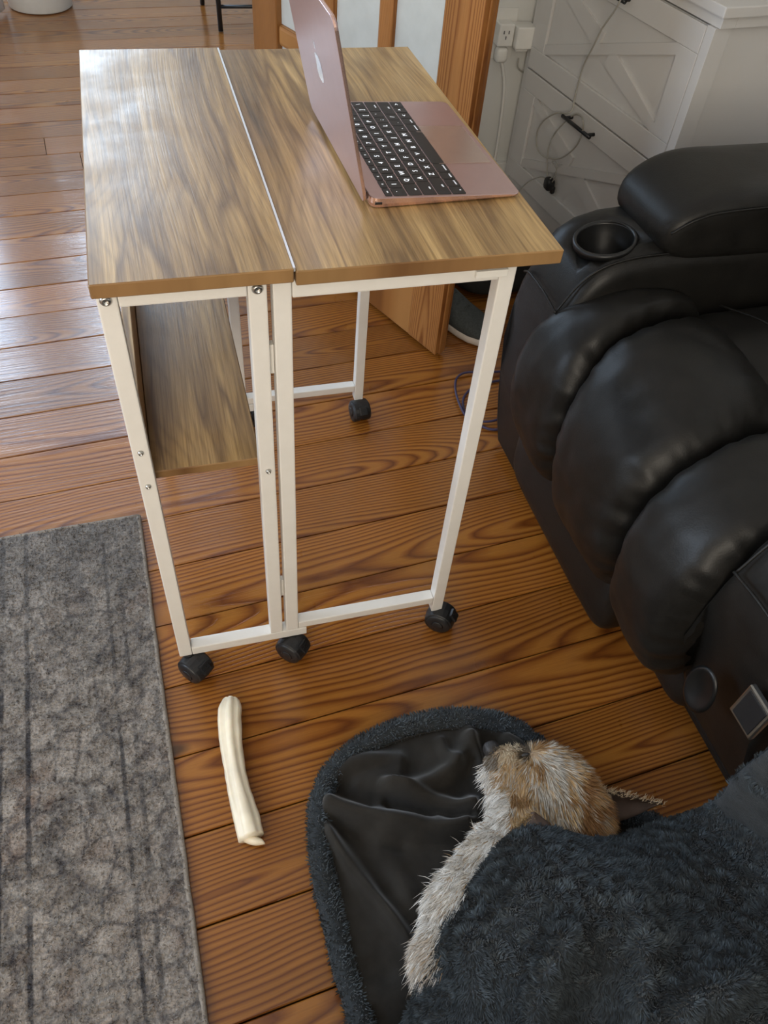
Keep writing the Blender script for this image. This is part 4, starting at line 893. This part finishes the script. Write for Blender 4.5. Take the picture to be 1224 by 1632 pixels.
me = bpy.data.meshes.new_from_object(body_o.evaluated_get(bpy.context.evaluated_depsgraph_get())); bpy.data.objects.remove(body_o); me.materials.clear(); me.name = 'body'
body_o = link('body', me, MT['skin'], dog, True)
superell('nose', nose - d0 + np.array([-.004, .004, .004]), (.0125, .0115, .0115), MT['nose'], dog, .8, .8, 24, 16, lambda v, w_: w_ + .0008 * fn3(w_, 120))
ey = superell('eye', A(838, 1203, .117) - d0, (.0065, .0026, .0030), MT['nose'], dog, .9, .9, 16, 10)
# ears
def ear(base0, base1, tip, bulge, thick=.0022, mat=MT['skin'], curl=.3):
    base0, base1, tip = map(np.asarray, (base0, base1, tip)); nrm = np.cross(base1 - base0, tip - base0); nrm /= np.linalg.norm(nrm); P = []
    for i in range(15):
        t_ = i / 14; a = base0 * (1 - t_) + tip * t_; b = base1 * (1 - t_) + tip * t_; row = []
        for j in range(11):
            s = j / 10; wv = math.sin(math.pi * s); ce = a * (1 - s) + b * s + (a - b) * (.5 - s) * .25 * math.sin(math.pi * t_)
            row.append(ce + nrm * bulge * wv * (1 - .6 * t_) - d0)
        P.append(row)
    o = grid('ear', P, MT['ear_in'], dog, True); md = o.modifiers.new('t', 'SOLIDIFY'); md.thickness = thick; return o
e1 = ear(A(948, 1256, .088), A(968, 1312, .045), A(1056, 1281, .055), -.014); e1['label'] = 'dark pointed ear lying toward the recliner'
e2 = ear(A(813, 1340, .112), A(878, 1322, .128), A(850, 1294, .134), .008); e2['label'] = 'folded ear with brown inner side at the cover edge'
# fur
def fur(n, keep=None):
    Pp, Np = tri_sample(me, n, keep); return Pp, Np
def vis(c_):
    w_ = c_ + d0; return ((w_[:, 2] > .025) & (w_[:, 1] > -.53)) * 1.0
n = 46000; Pp, Np = fur(n, vis); Wp = Pp + d0
# pixel coordinates of the roots only steer colour regions and combing of the coat
Q = (Wp - CAM) @ RM; UU = 612 + FPX * Q[:, 0] / -Q[:, 2]; VV_ = 816 - FPX * Q[:, 1] / -Q[:, 2]
Dn = Np * .42
ey0 = np.array(A(848, 1198, .11)); rad = Wp - ey0; rad[:, 2] *= .2; rad /= np.linalg.norm(rad, axis=1)[:, None] + 1e-6
head = (VV_ < 1345) & (UU > 760) & ~((UU < 815) & (VV_ > 1262)); chest = ~head
Dn[head] += rad[head] * .75 + np.array([.05, -.35, 0])
muzz = head & (UU < 830) & (VV_ < 1262); Dn[muzz] = Np[muzz] * .5 + np.array([-.30, -.50, -.1])
Dn[chest] += np.array([-.50, -.38, .05])
cl1 = np.array([[fn3(p, 55, 2.), fn3(p, 55, 5.), fn3(p, 55, 8.)] for p in Wp]); Dn += cl1 * .55 + rng.normal(0, .10, (n, 3))
wisp = rng.random(n) < .035; Dn[chest & wisp] += rng.normal(0, .35, (int((chest & wisp).sum()), 3)); Lg = np.where(chest, rng.uniform(.014, .026, n) * np.where(wisp, 1.55, 1.0), rng.uniform(.011, .022, n)); Lg = np.where(muzz, rng.uniform(.007, .013, n), Lg)
gold = np.array([.46, .30, .145]); tan = np.array([.27, .145, .055]); grey = np.array([.44, .40, .34]); white = np.array([.90, .87, .82]); dark = np.array([.10, .075, .05])
strk = np.array([fn3((p[0] * 2.2, p[1] * .5, p[2]), 60, 3.) for p in Wp]); tone = np.array([fn3(p, 34, 11.) for p in Wp]); C = np.zeros((n, 3))
for i in range(n):
    u, v = UU[i], VV_[i]; r1 = rng.random()
    if chest[i]: c_ = white if r1 < .86 else (grey if r1 < .95 else gold)
    else:
        wgt = math.exp(-(((u - 880) / 34) ** 2 + ((v - 1245) / 60) ** 2)) * 1.1
        if u < 800 and v > 1225: c_ = white * .9 if r1 < .6 else gold
        elif math.hypot((u - 838) / 1.4, v - 1201) < 7: c_ = dark
        elif u < 797 and v < 1226: c_ = dark * 1.7 if r1 < .55 else grey * .6
        elif u < 836 and v < 1214: c_ = np.array([.62, .50, .34])
        elif r1 < wgt * .75 + .9 * strk[i]: c_ = grey * rng.uniform(.8, 1.5)
        elif tone[i] < -.12: c_ = tan
        else: c_ = gold if r1 < .8 else grey
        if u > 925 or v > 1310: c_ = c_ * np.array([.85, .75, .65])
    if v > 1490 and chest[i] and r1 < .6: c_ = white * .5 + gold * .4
    C[i] = c_ * rng.uniform(.75, 1.2)
bend = np.zeros((n, 3)); bend[:, 2] = -.12; bend[chest] += np.array([.05, -.20, .06])
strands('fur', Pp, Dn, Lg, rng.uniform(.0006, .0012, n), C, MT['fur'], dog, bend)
m_ = 260; c0 = A(778, 1238, .072) - d0; Pr = c0[None] + rng.normal(0, 1, (m_, 3)) * np.array([.004, .009, .005])
strands('chin_whiskers', Pr, np.array([-.75, -.45, .0])[None] + rng.normal(0, .22, (m_, 3)), rng.uniform(.010, .020, m_), np.full(m_, .0009), white[None] * rng.uniform(.6, 1.0, (m_, 1)), MT['fur'], dog)
# ear rims
m_ = 190; s = rng.random(m_); a0, a1 = A(948, 1256, .090) - d0, A(1056, 1281, .056) - d0; Pr = a0[None] * (1 - s)[:, None] + a1[None] * s[:, None] + rng.normal(0, .0022, (m_, 3))
strands('ear_fringe', Pr, np.array([.55, .12, .25])[None] + rng.normal(0, .22, (m_, 3)), rng.uniform(.004, .010, m_), np.full(m_, .0009), np.array([.55, .42, .27])[None] * rng.uniform(.6, 1.2, (m_, 1)), MT['fur'], dog)
m_ = 500; s = rng.random(m_); a0, a1 = A(813, 1338, .113) - d0, A(850, 1295, .135) - d0; Pr = a0[None] * (1 - s)[:, None] + a1[None] * s[:, None] + rng.normal(0, .0018, (m_, 3))
strands('ear_fringe', Pr, np.array([-.35, -.1, .35])[None] + rng.normal(0, .2, (m_, 3)), rng.uniform(.005, .011, m_), np.full(m_, .0009), np.array([.50, .35, .18])[None] * rng.uniform(.6, 1.2, (m_, 1)), MT['fur'], dog)
